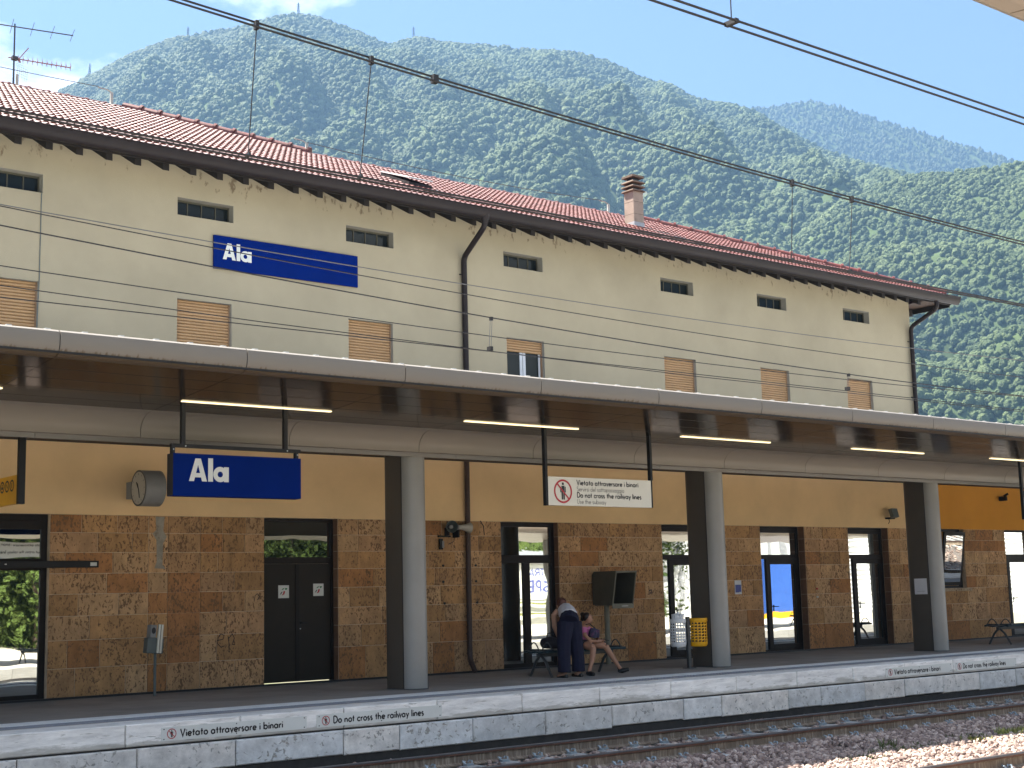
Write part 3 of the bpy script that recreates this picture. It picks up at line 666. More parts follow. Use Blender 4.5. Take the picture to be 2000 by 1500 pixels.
while xx < 38:
    for yy in (17.03, 17.10, 17.17, 17.24, 17.31):
        st.add([(xx - .012, yy - .012, .003), (xx + .012, yy - .012, .003), (xx + .012, yy + .012, .003), (xx - .012, yy + .012, .003), (xx - .007, yy - .007, .009), (xx + .007, yy - .007, .009), (xx + .007, yy + .007, .009), (xx - .007, yy + .007, .009)], [(4, 5, 6, 7), (0, 1, 5, 4), (1, 2, 6, 5), (2, 3, 7, 6), (3, 0, 4, 7)])
    xx += .07
tag(st.build('tactile_stud', M['tactile_grey'], plat), kind='stuff')
# low kerb at the foot of the station wall
MB().box(-12, 62, 21.86, 21.905, -.004, .03).build('wall_base_joint', M['ink'], plat)

RT = -.62                                    # top of rail
def rail_profile(yc):
    z = RT
    return [(yc - .075, z - .172), (yc + .075, z - .172), (yc + .075, z - .158), (yc + .012, z - .135), (yc + .010, z - .05), (yc + .034, z - .037), (yc + .036, z - .012), (yc + .028, z), (yc - .028, z), (yc - .036, z - .012), (yc - .034, z - .037), (yc - .010, z - .05), (yc - .012, z - .135), (yc - .075, z - .158)]
clip_me = None
def track(yc, x0, x1, gauge, sl0, label, clips=True):
    global clip_me
    t = thing('railway_track', (x0, yc, RT), kind='structure')
    for s in (1, -1):
        y = yc + s * gauge / 2; p = rail_profile(y)
        web = MB().px(p, x0, x1).build('rail', M['rail_web'], t)
        hd = [(y - .0355, RT - .018), (y + .0355, RT - .018), (y + .0365, RT - .010), (y + .029, RT + .001), (y - .029, RT + .001), (y - .0365, RT - .010)]
        MB().px(hd, x0, x1).build('rail_head', M['rail_head'], web)
        MB().px([(y - .0352, RT - .038), (y + .0352, RT - .038), (y + .0362, RT - .0185), (y - .0362, RT - .0185)], x0, x1).build('head_flank', M['rust'], web)
    xx = sl0
    sl_me = None; cl = None
    while xx < x1:
        if xx > x0:
            if sl_me is None:
                mb = MB().px([(-1.2, -.20), (1.2, -.20), (1.2, -.02), (1.12, 0), (-1.12, 0), (-1.2, -.02)], -.13, .13); sl_me = mb.mesh('sleeper'); sl_me.materials.append(M['sleeper'])
                c = MB()
                for sx in (-1, 1):
                    c.tube([(sx * .05, .13, .02), (sx * .075, .10, .055), (sx * .055, .06, .06), (sx * .02, .085, .045)], .011, 6)
                c.box(-.06, .06, .08, .16, 0, .028); clip_me = c.mesh('rail_clip'); clip_me.materials.append(M['clip'])
            o = mkobj('sleeper', sl_me, None, t); o.location = (xx, yc, RT - .172)
            if clips and 6 < xx < 29:
                for s in (1, -1):
                    for q in (1, -1):
                        k = mkobj('rail_clip', clip_me, None, t); k.location = (xx, yc + s * gauge / 2, RT - .172); k.rotation_euler = (0, 0, 0 if q > 0 else math.pi)
        xx += .6
    return t
track(14.77, -12, 62, 1.60, -11.8, '')
track(9.22, -12, 62, 1.60, -11.6, '')
track(5.35, -12, 62, 1.55, -11.7, '', False)

# ballast: bed plus loose stones
bed = tag(MB().box(-12, 62, 3.75, PE - .03, -1.06, -.86).build('trackbed', M['ballast_base']), kind='structure')
def ballast_top(x, y):
    d1, d2 = abs(y - 14.77), abs(y - 9.22)
    h = -.84 - .0
    for d in (d1, d2): h = max(h, -.80 - max(0, d - 1.25) * .10) if d < 2.2 else h
    if abs(d1 - .80) < .09 or abs(d2 - .80) < .09: h = -.87
    if d1 < .7 or d2 < .7: h = -.83
    if y > 15.75: h = -.74 - abs(y - 16.1) * .3
    return h + .03 * mnoise.noise(Vector((x * .9, y * .9, 2)))
bp = []
def fill(x0, x1, y0, y1, dens):
    n = int((x1 - x0) * (y1 - y0) * dens); X_ = nrng.uniform(x0, x1, n); Y_ = nrng.uniform(y0, y1, n)
    for a, b in zip(X_, Y_): bp.append((a, b, ballast_top(a, b) + nrng.uniform(-.02, .02)))
fill(7.5, 30, 8.0, 14.5, 330); fill(7.5, 34, 14.5, 16.35, 260); fill(-6, 7.5, 8, 16.35, 60); fill(30, 55, 3.8, 16.3, 40); fill(5, 30, 3.8, 8.0, 70)
bp = np.array(bp); n = len(bp); s = nrng.uniform(.022, .048, n)
S = np.stack([s * nrng.uniform(.8, 1.35, n), s * nrng.uniform(.8, 1.3, n), s * nrng.uniform(.6, 1.0, n)], -1); E_ = nrng.uniform(0, 6.28, (n, 3))
def stone_mat():
    m, nt, b = nodes_of('ballast_stone'); N, L = nt.nodes, nt.links
    oi = N.new('ShaderNodeObjectInfo'); r = N.new('ShaderNodeValToRGB'); e = r.color_ramp.elements
    e[0].position = 0; e[0].color = (.15, .105, .09, 1); e[1].position = 1; e[1].color = (.52, .42, .36, 1)
    k = e.new(.35); k.color = (.25, .185, .16, 1); k = e.new(.7); k.color = (.36, .275, .23, 1)
    L.new(oi.outputs['Random'], r.inputs[0]); L.new(r.outputs[0], b.inputs['Base Color']); b.inputs['Roughness'].default_value = .85; b.inputs['Specular IOR Level'].default_value = .25
    return m
M['ballast'] = stone_mat()
bo = points_obj('ballast', bp, S, E_, M['ballast']); instancer(bo, M['ballast'], 5, 1, .9, 1.4)
tag(bo, 'pinkish grey crushed stone ballast round the tracks', 'ballast', kind='stuff')
# weeds between the tracks
M['weed'] = pm('weed_green', (.07, .09, .02), .7, .3, 5); M['weed_dry'] = pm('weed_yellow_green', (.20, .21, .05), .7, .3, 5)
def weeds(name, spots, mat, label):
    mb = MB()
    for (cx, cy_, rx, ry, n, h) in spots:
        for _ in range(n):
            a = rnd.random() * 6.28; q = math.sqrt(rnd.random()); bx, by = cx + rx * q * math.cos(a), cy_ + ry * q * math.sin(a)
            bz = ballast_top(bx, by); hh = h * rnd.uniform(.4, 1.1); d = rnd.random() * 6.28; l = hh * rnd.uniform(.2, .8); w = .006
            ox, oy = -math.sin(d) * w, math.cos(d) * w
            p = [(bx, by, bz), (bx + math.cos(d) * l * .4, by + math.sin(d) * l * .4, bz + hh * .7), (bx + math.cos(d) * l, by + math.sin(d) * l, bz + hh)]
            mb.add([(p[0][0] - ox, p[0][1] - oy, p[0][2]), (p[0][0] + ox, p[0][1] + oy, p[0][2]), (p[1][0] + ox, p[1][1] + oy, p[1][2]), (p[1][0] - ox, p[1][1] - oy, p[1][2]), p[2]], [(0, 1, 2, 3), (3, 2, 4)])
    tag(mb.build(name, mat), label, 'weeds', kind='stuff')
weeds('weeds', [(16.6, 12.45, .5, .25, 260, .06), (15.6, 12.2, .5, .2, 160, .05), (17.3, 12.45, .4, .25, 120, .06), (16.9, 12.75, .12, .12, 60, .15), (18.6, 12.6, .4, .25, 120, .07)], M['weed'], 'low dark green weeds in the ballast between the tracks')
weeds('grass', [(19.9, 12.45, .75, .25, 420, .12), (18.4, 12.3, .3, .2, 90, .08)], M['weed_dry'], 'yellow green grass tuft in the ballast at the right edge')

# camera-side platform
op = tag(MB().box(-12, 62, -4.0, 3.25, -1.05, -.254).build('opposite_platform', pm('pale_concrete_paving', (.58, .55, .49), .85, .08, 1.5)), kind='structure')
x = -11.0
while x < 60:
    g = rnd.uniform(.48, .56); o = MB().box(x, x + 1.49, 3.26, 3.75, -.55, -.25).build('coping_stone', M['coping'], op); o.color = (g, g, g, 1); x += 1.5
MB().box(-12, 62, 3.255, 3.70, -1.05, -.56).build('platform_wall', M['sleeper'], op)

# ================================================================== STATION BUILDING
W = 21.93
BX0, BX1 = 2.0, 31.08
bld = thing('station_building', (16.5, W, 0), 'two-storey cream station building with red tiled roof and brown stone base', 'building')
def wall_holes(x0, x1, z0, z1, holes, y, depth):
    xs = sorted({x0, x1, *[min(max(v, x0), x1) for h in holes for v in h[:2]]}); zs = sorted({z0, z1, *[min(max(v, z0), z1) for h in holes for v in h[2:]]})
    mb = MB(); inside = lambda a, b: any(h[0] < a < h[1] and h[2] < b < h[3] for h in holes)
    for a, b in zip(xs[:-1], xs[1:]):
        for c, d in zip(zs[:-1], zs[1:]):
            if not inside((a + b) / 2, (c + d) / 2): mb.add([(a, y, c), (b, y, c), (b, y, d), (a, y, d)], [(0, 1, 2, 3)])
    for a, b, c, d in holes:
        e = y + depth
        mb.add([(a, y, c), (a, e, c), (a, e, d), (a, y, d)], [(0, 1, 2, 3)]); mb.add([(b, y, c), (b, e, c), (b, e, d), (b, y, d)], [(3, 2, 1, 0)])
        mb.add([(a, y, d), (b, y, d), (b, e, d), (a, e, d)], [(3, 2, 1, 0)]); mb.add([(a, y, c), (b, y, c), (b, e, c), (a, e, c)], [(0, 1, 2, 3)])
    return mb
ATT = [(7.14, 8.18), (10.51, 11.57), (13.88, 14.94), (17.60, 18.63), (22.02, 23.05), (25.18, 26.22), (28.35, 29.39)]
SHU = [(7.13, 8.15), (10.52, 11.54), (13.92, 14.90), (17.63, 18.61), (22.04, 23.03), (25.18, 26.19), (28.34, 29.35)]
AZ0, AZ1, SZ0, SZ1 = 7.97, 8.28, 5.1, 6.52
up = wall_holes(BX0, BX1, 4.06, 8.99, [(a, b, AZ0, AZ1) for a, b in ATT] + [(a, b, SZ0, SZ1) for a, b in SHU], W, .19)
up.add([(BX1, W, 0), (BX1, 31.9, 0), (BX1, 31.9, 8.99), (BX1, W, 8.99)], [(0, 1, 2, 3)])
up.add([(BX0, 31.9, 0), (BX1, 31.9, 0), (BX1, 31.9, 8.99), (BX0, 31.9, 8.99)], [(3, 2, 1, 0)])
up.add([(BX0, W, 0), (BX0, 31.9, 0), (BX0, 31.9, 8.99), (BX0, W, 8.99)], [(3, 2, 1, 0)])
up.build('upper_wall', M['plaster'], bld)
# attic windows
for i, (a, b) in enumerate(ATT):
    y = W + .16; f = MB()
    f.box(a, b, y, y + .05, AZ1 - .035, AZ1); f.box(a, b, y, y + .05, AZ0, AZ0 + .02); f.box(a, a + .02, y, y + .05, AZ0 + .02, AZ1 - .035); f.box(b - .025, b, y, y + .05, AZ0 + .02, AZ1 - .035)
    for k in range(1, 4):
        xm = a + (b - a) * k / 4; f.box(xm - .009, xm + .009, y + .005, y + .04, AZ0 + .02, AZ1 - .035)
    wdw = f.build('attic_window', M['olive'], bld)
    for k in range(4):
        q0, q1 = a + (b - a) * k / 4 + .01, a + (b - a) * (k + 1) / 4 - .01
        MB().box(q0, q1, y + .02, y + .03, AZ0 + .02, AZ1 - .035).build('pane', M['glass_dark'], wdw)
    rv = MB().box(a + .001, b - .001, W + .001, y, AZ1 - .004, AZ1 - .001); rv.box(b - .004, b - .001, W + .001, y, AZ0 + .001, AZ1 - .005); rv.build('reveal', M['reveal'], wdw)
# roller shutters
for i, (a, b) in enumerate(SHU):
    y = W + .09; bot = 5.1 if i != 3 else 6.27
    shu = MB().box(a + .03, b - .03, y + .013, y + .017, bot, SZ1).build('roller_shutter', M['beige_shutter_box'], bld)
    for g0, g1 in ((a, a + .03), (b - .03, b)): MB().box(g0, g1, y - .02, y + .03, SZ0, SZ1).build('guide_rail', M['beige_shutter_box'], shu)
    sl = MB(); z = SZ1
    while z > bot + .001:
        zz = z - .052; sl.px([(y, zz + .006), (y - .012, zz + .012), (y - .016, zz + .026), (y - .012, zz + .042), (y, zz + .048), (y + .012, zz + .048), (y + .012, zz)], a + .031, b - .031); z = zz
    tag(sl.build('slat', M['beige_shutter'], shu), kind='stuff')
    rv = MB().box(b - .004, b - .001, W + .001, y - .021, SZ0, SZ1 - .002); rv.box(a + .001, b - .005, W + .001, y - .021, SZ1 - .006, SZ1 - .002); rv.build('reveal', M['reveal'], shu)
    if i == 3:
        xm = (a + b) / 2; f = MB()
        for p, q in ((a + .03, a + .075), (xm - .075, xm - .008), (xm + .008, xm + .075), (b - .075, b - .03)): f.box(p, q, y + .02, y + .07, SZ0, bot + .03)
        f.box(a + .03, b - .03, y + .025, y + .065, SZ0, SZ0 + .06)
        wf = f.build('casement_window', M['pvc'], bld)
        for p, q in ((a + .075, xm - .075), (xm + .075, b - .075)): MB().box(p, q, y + .035, y + .045, SZ0 + .06, bot + .03).build('pane', M['glass_dark'], wf)

# ---- ground floor
STZ = 2.845
DOORS = [(6.6, 8.42), (12.18, 13.66), (17.37, 18.84), (21.75, 23.25), (24.88, 26.42), (28.03, 29.60)]
MB().add([(BX0, W, STZ), (BX1, W, STZ), (BX1, W, 4.06), (BX0, W, 4.06)], [(0, 1, 2, 3)]).build('lower_wall', M['plaster_low'], bld)
cl = wall_holes(BX0, BX1, -.02, STZ, [(a, b, -.02, STZ) for a, b in DOORS], W + .012, .30).build('stone_cladding', M['mortar'], bld)
CA = [0, .46, .89, 1.26, 1.60, 1.92, 2.25, 2.56, STZ]
CB = [0, .59, .97, 1.28, 1.63, 1.96, 2.27, 2.56, STZ]
PAL = [(.47, .27, .125), (.51, .305, .15), (.43, .245, .105), (.54, .335, .17), (.48, .285, .145), (.40, .19, .072), (.52, .325, .165), (.46, .26, .112)]
def blocks(x0, x1, courses, parent, zmax=STZ, zmin=0, wmin=.42, wmax=1.0, tint=1.0):
    for k, (c, d) in enumerate(zip(courses[:-1], courses[1:])):
        if d > zmax + .01 or c < zmin - .01: continue
        x = x0; first = True
        while x < x1 - .01:
            w = rnd.uniform(wmin, wmax) * (.55 if first and k % 2 else 1); first = False
            if x + w > x1 - .28: w = x1 - x
            col = rnd.choice(PAL); v = rnd.uniform(.88, 1.12) * tint
            if 10.35 < x + w / 2 < 11.02 and .4 < c < 1.9 and w < .9: col = (.27, .125, .05)
            j = rnd.uniform(-.004, .004)
            o = MB().cbox(x + .006, x + w - .006, W - .001 + j * .5, W + .013, c + .0045, d - .0045, .003).build('stone_block', M['stone'], parent); o.color = (col[0] * v, col[1] * v, col[2] * v, 1)
            x += w
blocks(BX0, 6.6, CA, cl); blocks(8.42, 10.06, CA, cl); blocks(10.06, 10.40, CA, cl, wmin=.3, wmax=.35)
for (c, d) in zip(CA[:-1], CA[1:]):
    if .4 < c < 1.9:
        o = MB().cbox(10.403, 10.977, W - .001, W + .013, c + .001, d - .001, .003).build('stone_block', M['stone'], cl); o.color = (.40, .19, .075, 1)
    else:
        o = MB().cbox(10.4045, 10.9755, W - .001, W + .013, c + .0045, d - .0045, .003).build('stone_block', M['stone'], cl); o.color = (.46, .27, .13, 1)
blocks(10.98, 12.18, CA, cl, wmin=.38, wmax=.78); blocks(13.66, 17.37, CB, cl); blocks(18.84, 21.75, CB, cl); blocks(23.25, 24.88, CB, cl); blocks(26.42, 28.03, CB, cl); blocks(29.60, BX1, CB, cl)
# cement repair strip, plugged fixing holes
M['cement'] = pm('cement_patch', (.34, .31, .25), .9, .2, 8, .3, 50, 0, .2, (.2, .15, .1), 9, .55, .7)
rp = MB(); pts = [(10.17, 2.83), (10.33, 2.83), (10.31, 2.6), (10.37, 2.5), (10.31, 2.4), (10.30, 2.05), (10.36, 1.98), (10.16, 1.99), (10.20, 2.1), (10.19, 2.45), (10.12, 2.55), (10.19, 2.62)]
rp.add([(px_, W - .006, pz_) for px_, pz_ in pts], [tuple(range(len(pts)))]); rp.build('cement_patch', M['cement'], bld)
hb = MB()
for px_, pz_ in ((15.95, 2.0), (16.72, 2.0), (15.95, 1.7), (16.72, 1.7), (15.97, 1.3), (16.74, 1.3)): hb.cyl((px_, W - .03, pz_), (px_, W - .01, pz_), .022, .022, 8)
hb.build('fixing_hole', M['ink'], bld)
# marker scrawl
gr = MB(); put = face_y(11.27, W - .006, .62)
ribbon(gr, [(.02, .17), (.13, .19), (.15, .25), (.09, .28), (.04, .22), (.03, .12), (.09, .06), (.16, .08)], .012, put, .0003)
ribbon(gr, [(.22, .24), (.24, .12), (.24, -.03)], .012, put, .0006); ribbon(gr, [(.235, .2), (.30, .27), (.34, .2), (.30, .10), (.35, .09)], .012, put, .0009)
put2 = face_y(11.98, W - .006, 1.42); ribbon(gr, [(0, 0), (.02, .1), (.06, .13), (.1, .08), (.06, .02)], .011, put2, .0003)
put3 = face_y(21.3, W - .006, 1.36); ribbon(gr, [(0, 0), (.0, .09), (.07, .1), (.08, 0)], .02, put3, .0003); ribbon(gr, [(.03, .02), (.05, .06)], .02, put3, .0006)
gr.build('graffiti', M['ink'], bld)

# ---- doors
def frame_mb(a, b, z0, z1, y, w, d, bars):
    f = MB(); f.box(a, a + w, y, y + d, z0, z1); f.box(b - w, b, y, y + d, z0, z1); f.box(a + w, b - w, y, y + d, z1 - w, z1)
    for (p, q, r, s) in bars: f.box(p, q, y + .002, y + d - .002, r, s)
    return f
def handle(parent, x, y, z, dx=.12):
    h = MB().cyl((x, y - .005, z), (x, y - .05, z), .012, n=8); h.tube([(x, y - .045, z), (x + dx, y - .045, z)], .011, 6); h.box(x - .02, x + .02, y - .006, y, z - .11, z + .04); h.build('handle', M['black'], parent)
# door 0: automatic sliding entrance with a header track
a, b = DOORS[0]; y = W + .10
f = frame_mb(a, b, 0, STZ, y, .10, .08, [(a + .1, b - .1, 2.61, 2.745), (a + .1, b - .1, 1.98, 2.16), (a + .1, b - .1, 0, .09), (7.52, 7.68, .09, 1.98), (7.58, 7.66, 2.16, 2.61)])
d0 = f.build('sliding_door', M['frame'], bld, bevel=.004)
for p, q, r, s in ((7.68, 8.32, .09, 1.98), (6.7, 7.52, .09, 1.98), (7.66, 8.32, 2.16, 2.61), (6.7, 7.58, 2.16, 2.61)): MB().box(p, q, y + .03, y + .045, r, s).build('pane', M['glass'], d0)
hd = MB().box(5.6, 9.19, W - .075, W - .02, 2.01, 2.115).build('header_track', M['black'], d0, bevel=.004)
MB().box(9.05, 9.155, W - .078, W - .0755, 2.035, 2.09).build('type_label', M['white'], hd); MB().box(7.70, 7.73, W - .078, W - .0755, 2.06, 2.075).build('sensor', M['white'], hd)
MB().box(7.61, 7.66, y - .02, y - .001, 1.42, 1.54).build('door_sensor', M['white'], d0); MB().box(7.58, 7.66, y - .004, y - .001, .92, 1.06).build('door_sticker', M['yellow'], d0)
# door 1: solid double door with emblem plates
a, b = DOORS[1]; y = W + .16
f = frame_mb(a, b, 0, STZ, y, .06, .08, [(a + .06, b - .06, 2.06, 2.17)]); d1 = f.build('double_door', M['frame'], bld, bevel=.004)
MB().box(a + .06, b - .06, y + .03, y + .045, 2.17, STZ - .06).build('pane', M['glass_mid'], d1)
xm = (a + b) / 2 - .0
for p, q in ((a + .065, xm - .01), (xm + .01, b - .065)):
    lf = MB().box(p, q, y + .01, y + .06, .03, 2.055); lf2 = lf.build('door_leaf', M['door_panel'], d1, bevel=.006)
    MB().box(xm - .012 if p < xm else p, xm - .012 if p < xm else p, y, y, 0, 0) if False else None
ast = MB().box(xm - .035, xm + .035, y - .004, y + .01, .03, 2.05); ast.build('astragal', M['frame'], d1)
handle(d1, xm + .06, y + .01, 1.03); MB().cyl((xm + .06, y + .008, .93), (xm + .06, y + .002, .93), .012, n=10).build('lock', M['steel'], d1)
def emblem(x0, x1, z0, z1, y):
    p = MB().box(x0, x1, y - .003, y, z0, z1).build('emblem_plate', M['white'], d1)
    w, h = x1 - x0, z1 - z0; P = lambda pts: [(x0 + u * w, y - .0045, z0 + v * h) for u, v in pts]
    for pts, m in (([(.30, .62), (.38, .74), (.55, .79), (.52, .70), (.42, .66)], 'green'), ([(.58, .79), (.86, .78), (.78, .66), (.62, .62), (.66, .70)], 'green'),
                   ([(.14, .28), (.30, .50), (.40, .50), (.24, .30)], 'ink'), ([(.48, .54), (.66, .54), (.56, .30), (.44, .23), (.30, .23), (.42, .32)], 'red')):
        q = P(pts)
        MB().add(q, [tuple(range(len(q)))]).build('emblem_mark', M[m], d1)
emblem(12.545, 12.755, 1.465, 1.685, y + .009); emblem(13.245, 13.455, 1.49, 1.705, y + .009)
# door 2: glazed pair
a, b = DOORS[2]; y = W + .14
f = frame_mb(a, b, 0, STZ, y, .09, .09, [(a + .09, b - .09, 2.04, 2.20), (18.02, 18.19, .10, 2.04), (a + .09, b - .09, 0, .10)]); d2 = f.build('glazed_door', M['frame'], bld, bevel=.004)
for p, q, r, s in ((a + .09, 18.02, .10, 2.04), (18.19, b - .09, .10, 2.04), (a + .09, b - .09, 2.20, STZ - .09)): MB().box(p, q, y + .035, y + .05, r, s).build('pane', M['glass'], d2)
# doors 3-5: side light and leaf
for (a, b) in DOORS[3:]:
    y = W + .20
    f = frame_mb(a, b, 0, STZ, y, .05, .09, [(a + .05, b - .05, 2.10, 2.20), (a + .05, b - .05, STZ - .14, STZ - .05), (a + .38, a + .52, .05, 2.10), (a + .52, b - .05, 1.98, 2.10), (b - .15, b - .05, .05, 1.98), (a + .05, b - .05, 0, .05), (a + .52, b - .15, .05, .17)])
    d = f.build('glazed_door', M['frame'], bld, bevel=.004)
    for p, q, r, s in ((a + .05, a + .38, .05, 2.10), (a + .52, b - .15, .17, 1.98), (a + .05, b - .05, 2.20, STZ - .14)): MB().box(p, q, y + .035, y + .05, r, s).build('pane', M['glass'], d)
    handle(d, a + .56, y, 1.02)
# warm stone reveals beside the deep openings, thresholds
for (a, b) in DOORS[1:]:
    MB().box(a, b, W - .02, W + .2, -.02, .012).build('threshold', M['sleeper'], bld)
    for k, (c, d) in enumerate(zip(CB[:-1], CB[1:])):
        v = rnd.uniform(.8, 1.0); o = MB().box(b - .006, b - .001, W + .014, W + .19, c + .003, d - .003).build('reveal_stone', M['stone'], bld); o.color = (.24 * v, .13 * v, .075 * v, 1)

# ---- roof
EY, EZ, TAN = 21.16, 8.795, .442
rz = lambda y: EZ + (y - EY) * TAN
LY, HY = 26.75, 29.8
XC, XH, XL, XT = 31.86, 26.27, 16.0, 12.95
roof = MB()
q = [(BX0, EY), (XC, EY), (XH, LY), (XL, LY), (XT, HY), (BX0, HY)]
roof.add([(x_, y_, rz(y_) - .05) for x_, y_ in q] + [(BX0, 2 * HY - EY, EZ - .05), (XC, 2 * LY - EY, EZ - .05), (XL, 2 * HY - LY, rz(LY) - .05)],
         [(0, 1, 2, 3, 4, 5), (1, 7, 2), (3, 8, 4), (5, 4, 8, 6), (2, 7, 3)])
rf = roof.build('roof', M['tile'], bld)
# one tile: two rolls, stepped butt
TW, TE = .25, .46
def tile_mesh():
    v = []; n = 9; prof = []
    for i in range(n):
        t = i / (n - 1); prof.append((t * TW, .010 + .030 * (.5 - .5 * math.cos(t * 4 * math.pi))))
    ct, st_ = 1 / math.hypot(1, TAN), TAN / math.hypot(1, TAN)
    def P(x_, s_, h_): return (x_, s_ * ct - h_ * st_, s_ * st_ + h_ * ct)
    L_ = TE + .03
    for x_, h_ in prof: v.append(P(x_, 0, h_ + .040))
    for x_, h_ in prof: v.append(P(x_, L_, h_ * .9 - .004))
    for x_, h_ in prof: v.append(P(x_, 0, h_ * .25 - .004))
    f = [(i, i + 1, n + i + 1, n + i) for i in range(n - 1)] + [(2 * n + i, 2 * n + i + 1, i + 1, i) for i in range(n - 1)]
    return v, f
tv, tf = tile_mesh()
tmesh = bpy.data.meshes.new('roof_tile'); tmesh.from_pydata(tv, [], tf); tmesh.materials.append(M['tile']); tmesh.update()
tmesh.polygons.foreach_set('use_smooth', [True] * len(tmesh.polygons)); tmesh.set_sharp_from_angle(angle=R(35))
ex = TE / math.hypot(1, TAN); rows = int((HY - EY) / ex) + 1
allt = []
for rr in range(rows):
    y0 = EY + rr * ex; k = 0
    x_ = BX0 + 2.5
    while x_ < XC:
        xm, ym = x_ + TW / 2, y0 + ex * .5
        ok = ym < HY - .05 and (xm < XC - (ym - EY) - .05) and (ym < LY - .05 or xm < XL - (ym - LY) - .05)
        if ok: allt.append((x_, y0 + rnd.uniform(-.006, .006), rz(y0) + rnd.uniform(0, .004)))
        x_ += TW
tv_ = np.array(tv); near = sorted(range(len(allt)), key=lambda i: (allt[i][0] < 7.4, allt[i][0] * .63 + allt[i][1] * .9))[:300]; nset = set(near)
for i in near:
    o = mkobj('roof_tile', tmesh, None, rf); o.location = allt[i]
rest = MB()
for i, p in enumerate(allt):
    if i not in nset: rest.add((tv_ + np.array(p)).tolist(), tf)
tag(rest.build('roof_tile_field', M['tile'], rf, smooth=True, angle=35), kind='stuff')
# ridge and hip caps
def caps(p0, p1, r, step):
    p0, p1 = Vector(p0), Vector(p1); L_ = (p1 - p0).length; n = int(L_ / step); d = (p1 - p0) / n
    for i in range(n):
        a_ = p0 + d * i; b_ = p0 + d * (i + 1.06)
        MB().tube([a_, a_ + d * .14, a_ + d * .15, b_], [r * 1.28, r * 1.28, r, r * .95], 10).build('ridge_tile', M['tile'], rf, smooth=True, angle=50)
caps((XC - .1, EY + .1, rz(EY + .1) + .03), (XH, LY, rz(LY) + .03), .115, .44)
caps((XH, LY, rz(LY) + .0), (XL, LY, rz(LY) + .0), .06, .42)
caps((XL, LY, rz(LY) + .03), (XT, HY, rz(HY) + .03), .115, .44)
caps((XT, HY, rz(HY) + .0), (6.0, HY, rz(HY) + .0), .06, .42)
# eaves: boards, rafters, gutter
MB().add([(BX0, EY + .05, EZ - .12), (XC - .05, EY + .05, EZ - .12), (XC - .05, W + .0, rz(W) - .16), (BX0, W + .0, rz(W) - .16)], [(0, 1, 2, 3)]).build('eaves_board', M['soffit_wood'], bld)
MB().add([(XC - .05, EY + .05, EZ - .13), (BX1, EY + .05, EZ - .13), (BX1, 32, EZ - .13), (XC - .05, 32, EZ - .13)], [(0, 1, 2, 3)]).build('eaves_board', M['soffit_wood'], bld)
MB().box(BX0, XC - .02, EY + .02, EY + .05, EZ - .21, EZ - .03).build('fascia_board', M['timber'], bld)
MB().box(XC - .05, XC - .02, EY + .05, 32, EZ - .26, EZ - .03).build('fascia_board', M['timber'], bld)
x_ = 3.1
while x_ < 31.0:
    MB().add([(x_ - .055, EY + .06, EZ - .325), (x_ + .055, EY + .06, EZ - .325), (x_ + .055, W + .02, EZ + .07), (x_ - .055, W + .02, EZ + .07), (x_ - .055, EY + .06, EZ - .12), (x_ + .055, EY + .06, EZ - .12), (x_ + .055, W + .02, EZ + .20), (x_ - .055, W + .02, EZ + .20)],
             [(0, 3, 2, 1), (4, 5, 6, 7), (0, 1, 5, 4), (1, 2, 6, 5), (2, 3, 7, 6), (3, 0, 4, 7)]).build('rafter', M['timber'], bld)
    x_ += .49
hp = MB().box(BX1, XC - .1, 22.3, 22.42, EZ - .32, EZ - .14); hp.box(BX1, XC - .1, 23.6, 23.72, EZ - .32, EZ - .14); hp.build('rafter', M['timber'], bld)
gp = []
for k in range(9):
    t = math.pi + math.pi * k / 8; gp.append((EY - .12 + .125 * math.cos(t), EZ - .035 + .20 * math.sin(t) * .95))
gp += [(EY - .005, EZ - .03), (EY - .235, EZ - .03)]
MB().px(gp, BX0, XC + .06).build('gutter', M['gutter'], bld, smooth=True)
gl_ = MB().tube([(BX0, EY - .245, EZ - .035), (XC + .06, EY - .245, EZ - .035)], .014, 8).build('gutter_bead', M['gutter'], bld)
def pipe(pts, name='downpipe', m='gutter', r=.056):
    pts = [Vector(p) for p in pts]; out = [pts[0]]
    for i in range(1, len(pts) - 1):
        a_, b_, c_ = pts[i - 1], pts[i], pts[i + 1]; l1 = min(.12, (b_ - a_).length * .45); l2 = min(.12, (c_ - b_).length * .45)
        p, q_ = b_ + (a_ - b_).normalized() * l1, b_ + (c_ - b_).normalized() * l2
        for k in range(5):
            t = k / 4; out.append(p * (1 - t) ** 2 + b_ * 2 * t * (1 - t) + q_ * t * t)
    out.append(pts[-1]); return MB().tube(out, r, 12).build(name, M[m], bld, smooth=True)
pipe([(16.45, EY - .12, EZ - .2), (16.45, EY - .12, EZ - .36), (16.55, W - .07, EZ - .80), (16.55, W - .07, 4.2)])
M['pipe_brown'] = pm('brown_copper_pipe', (.055, .03, .022), .5, .2, 6)
pipe([(16.52, W - .07, 4.1), (16.50, W - .07, .25), (16.50, W - .22, .02)], 'downpipe_lower', 'pipe_brown', .05)
MB().cyl((16.45, EY - .12, EZ - .30), (16.45, EY - .12, EZ - .14), .06, .11, 12).build('gutter_outlet', M['gutter'], bld, smooth=True)
pipe([(31.02, EY - .12, EZ - .2), (31.02, EY - .12, EZ - .40), (31.0, W - .08, EZ - .76), (31.0, W - .08, 4.2)])
for z in (8.2 - .55, 6.2, 5.0):
    for xx in (16.55, 31.0): MB().box(xx - .075, xx + .02, W - .02, W, z, z + .02).build('pipe_bracket', M['gutter'], bld)
# surface cable beside the left windows
MB().tube([(8.155, W - .008, 7.96), (8.15, W - .008, 6.53), (8.10, W - .02, 5.0)], .008, 5).build('wall_cable', M['greygreen'], bld)
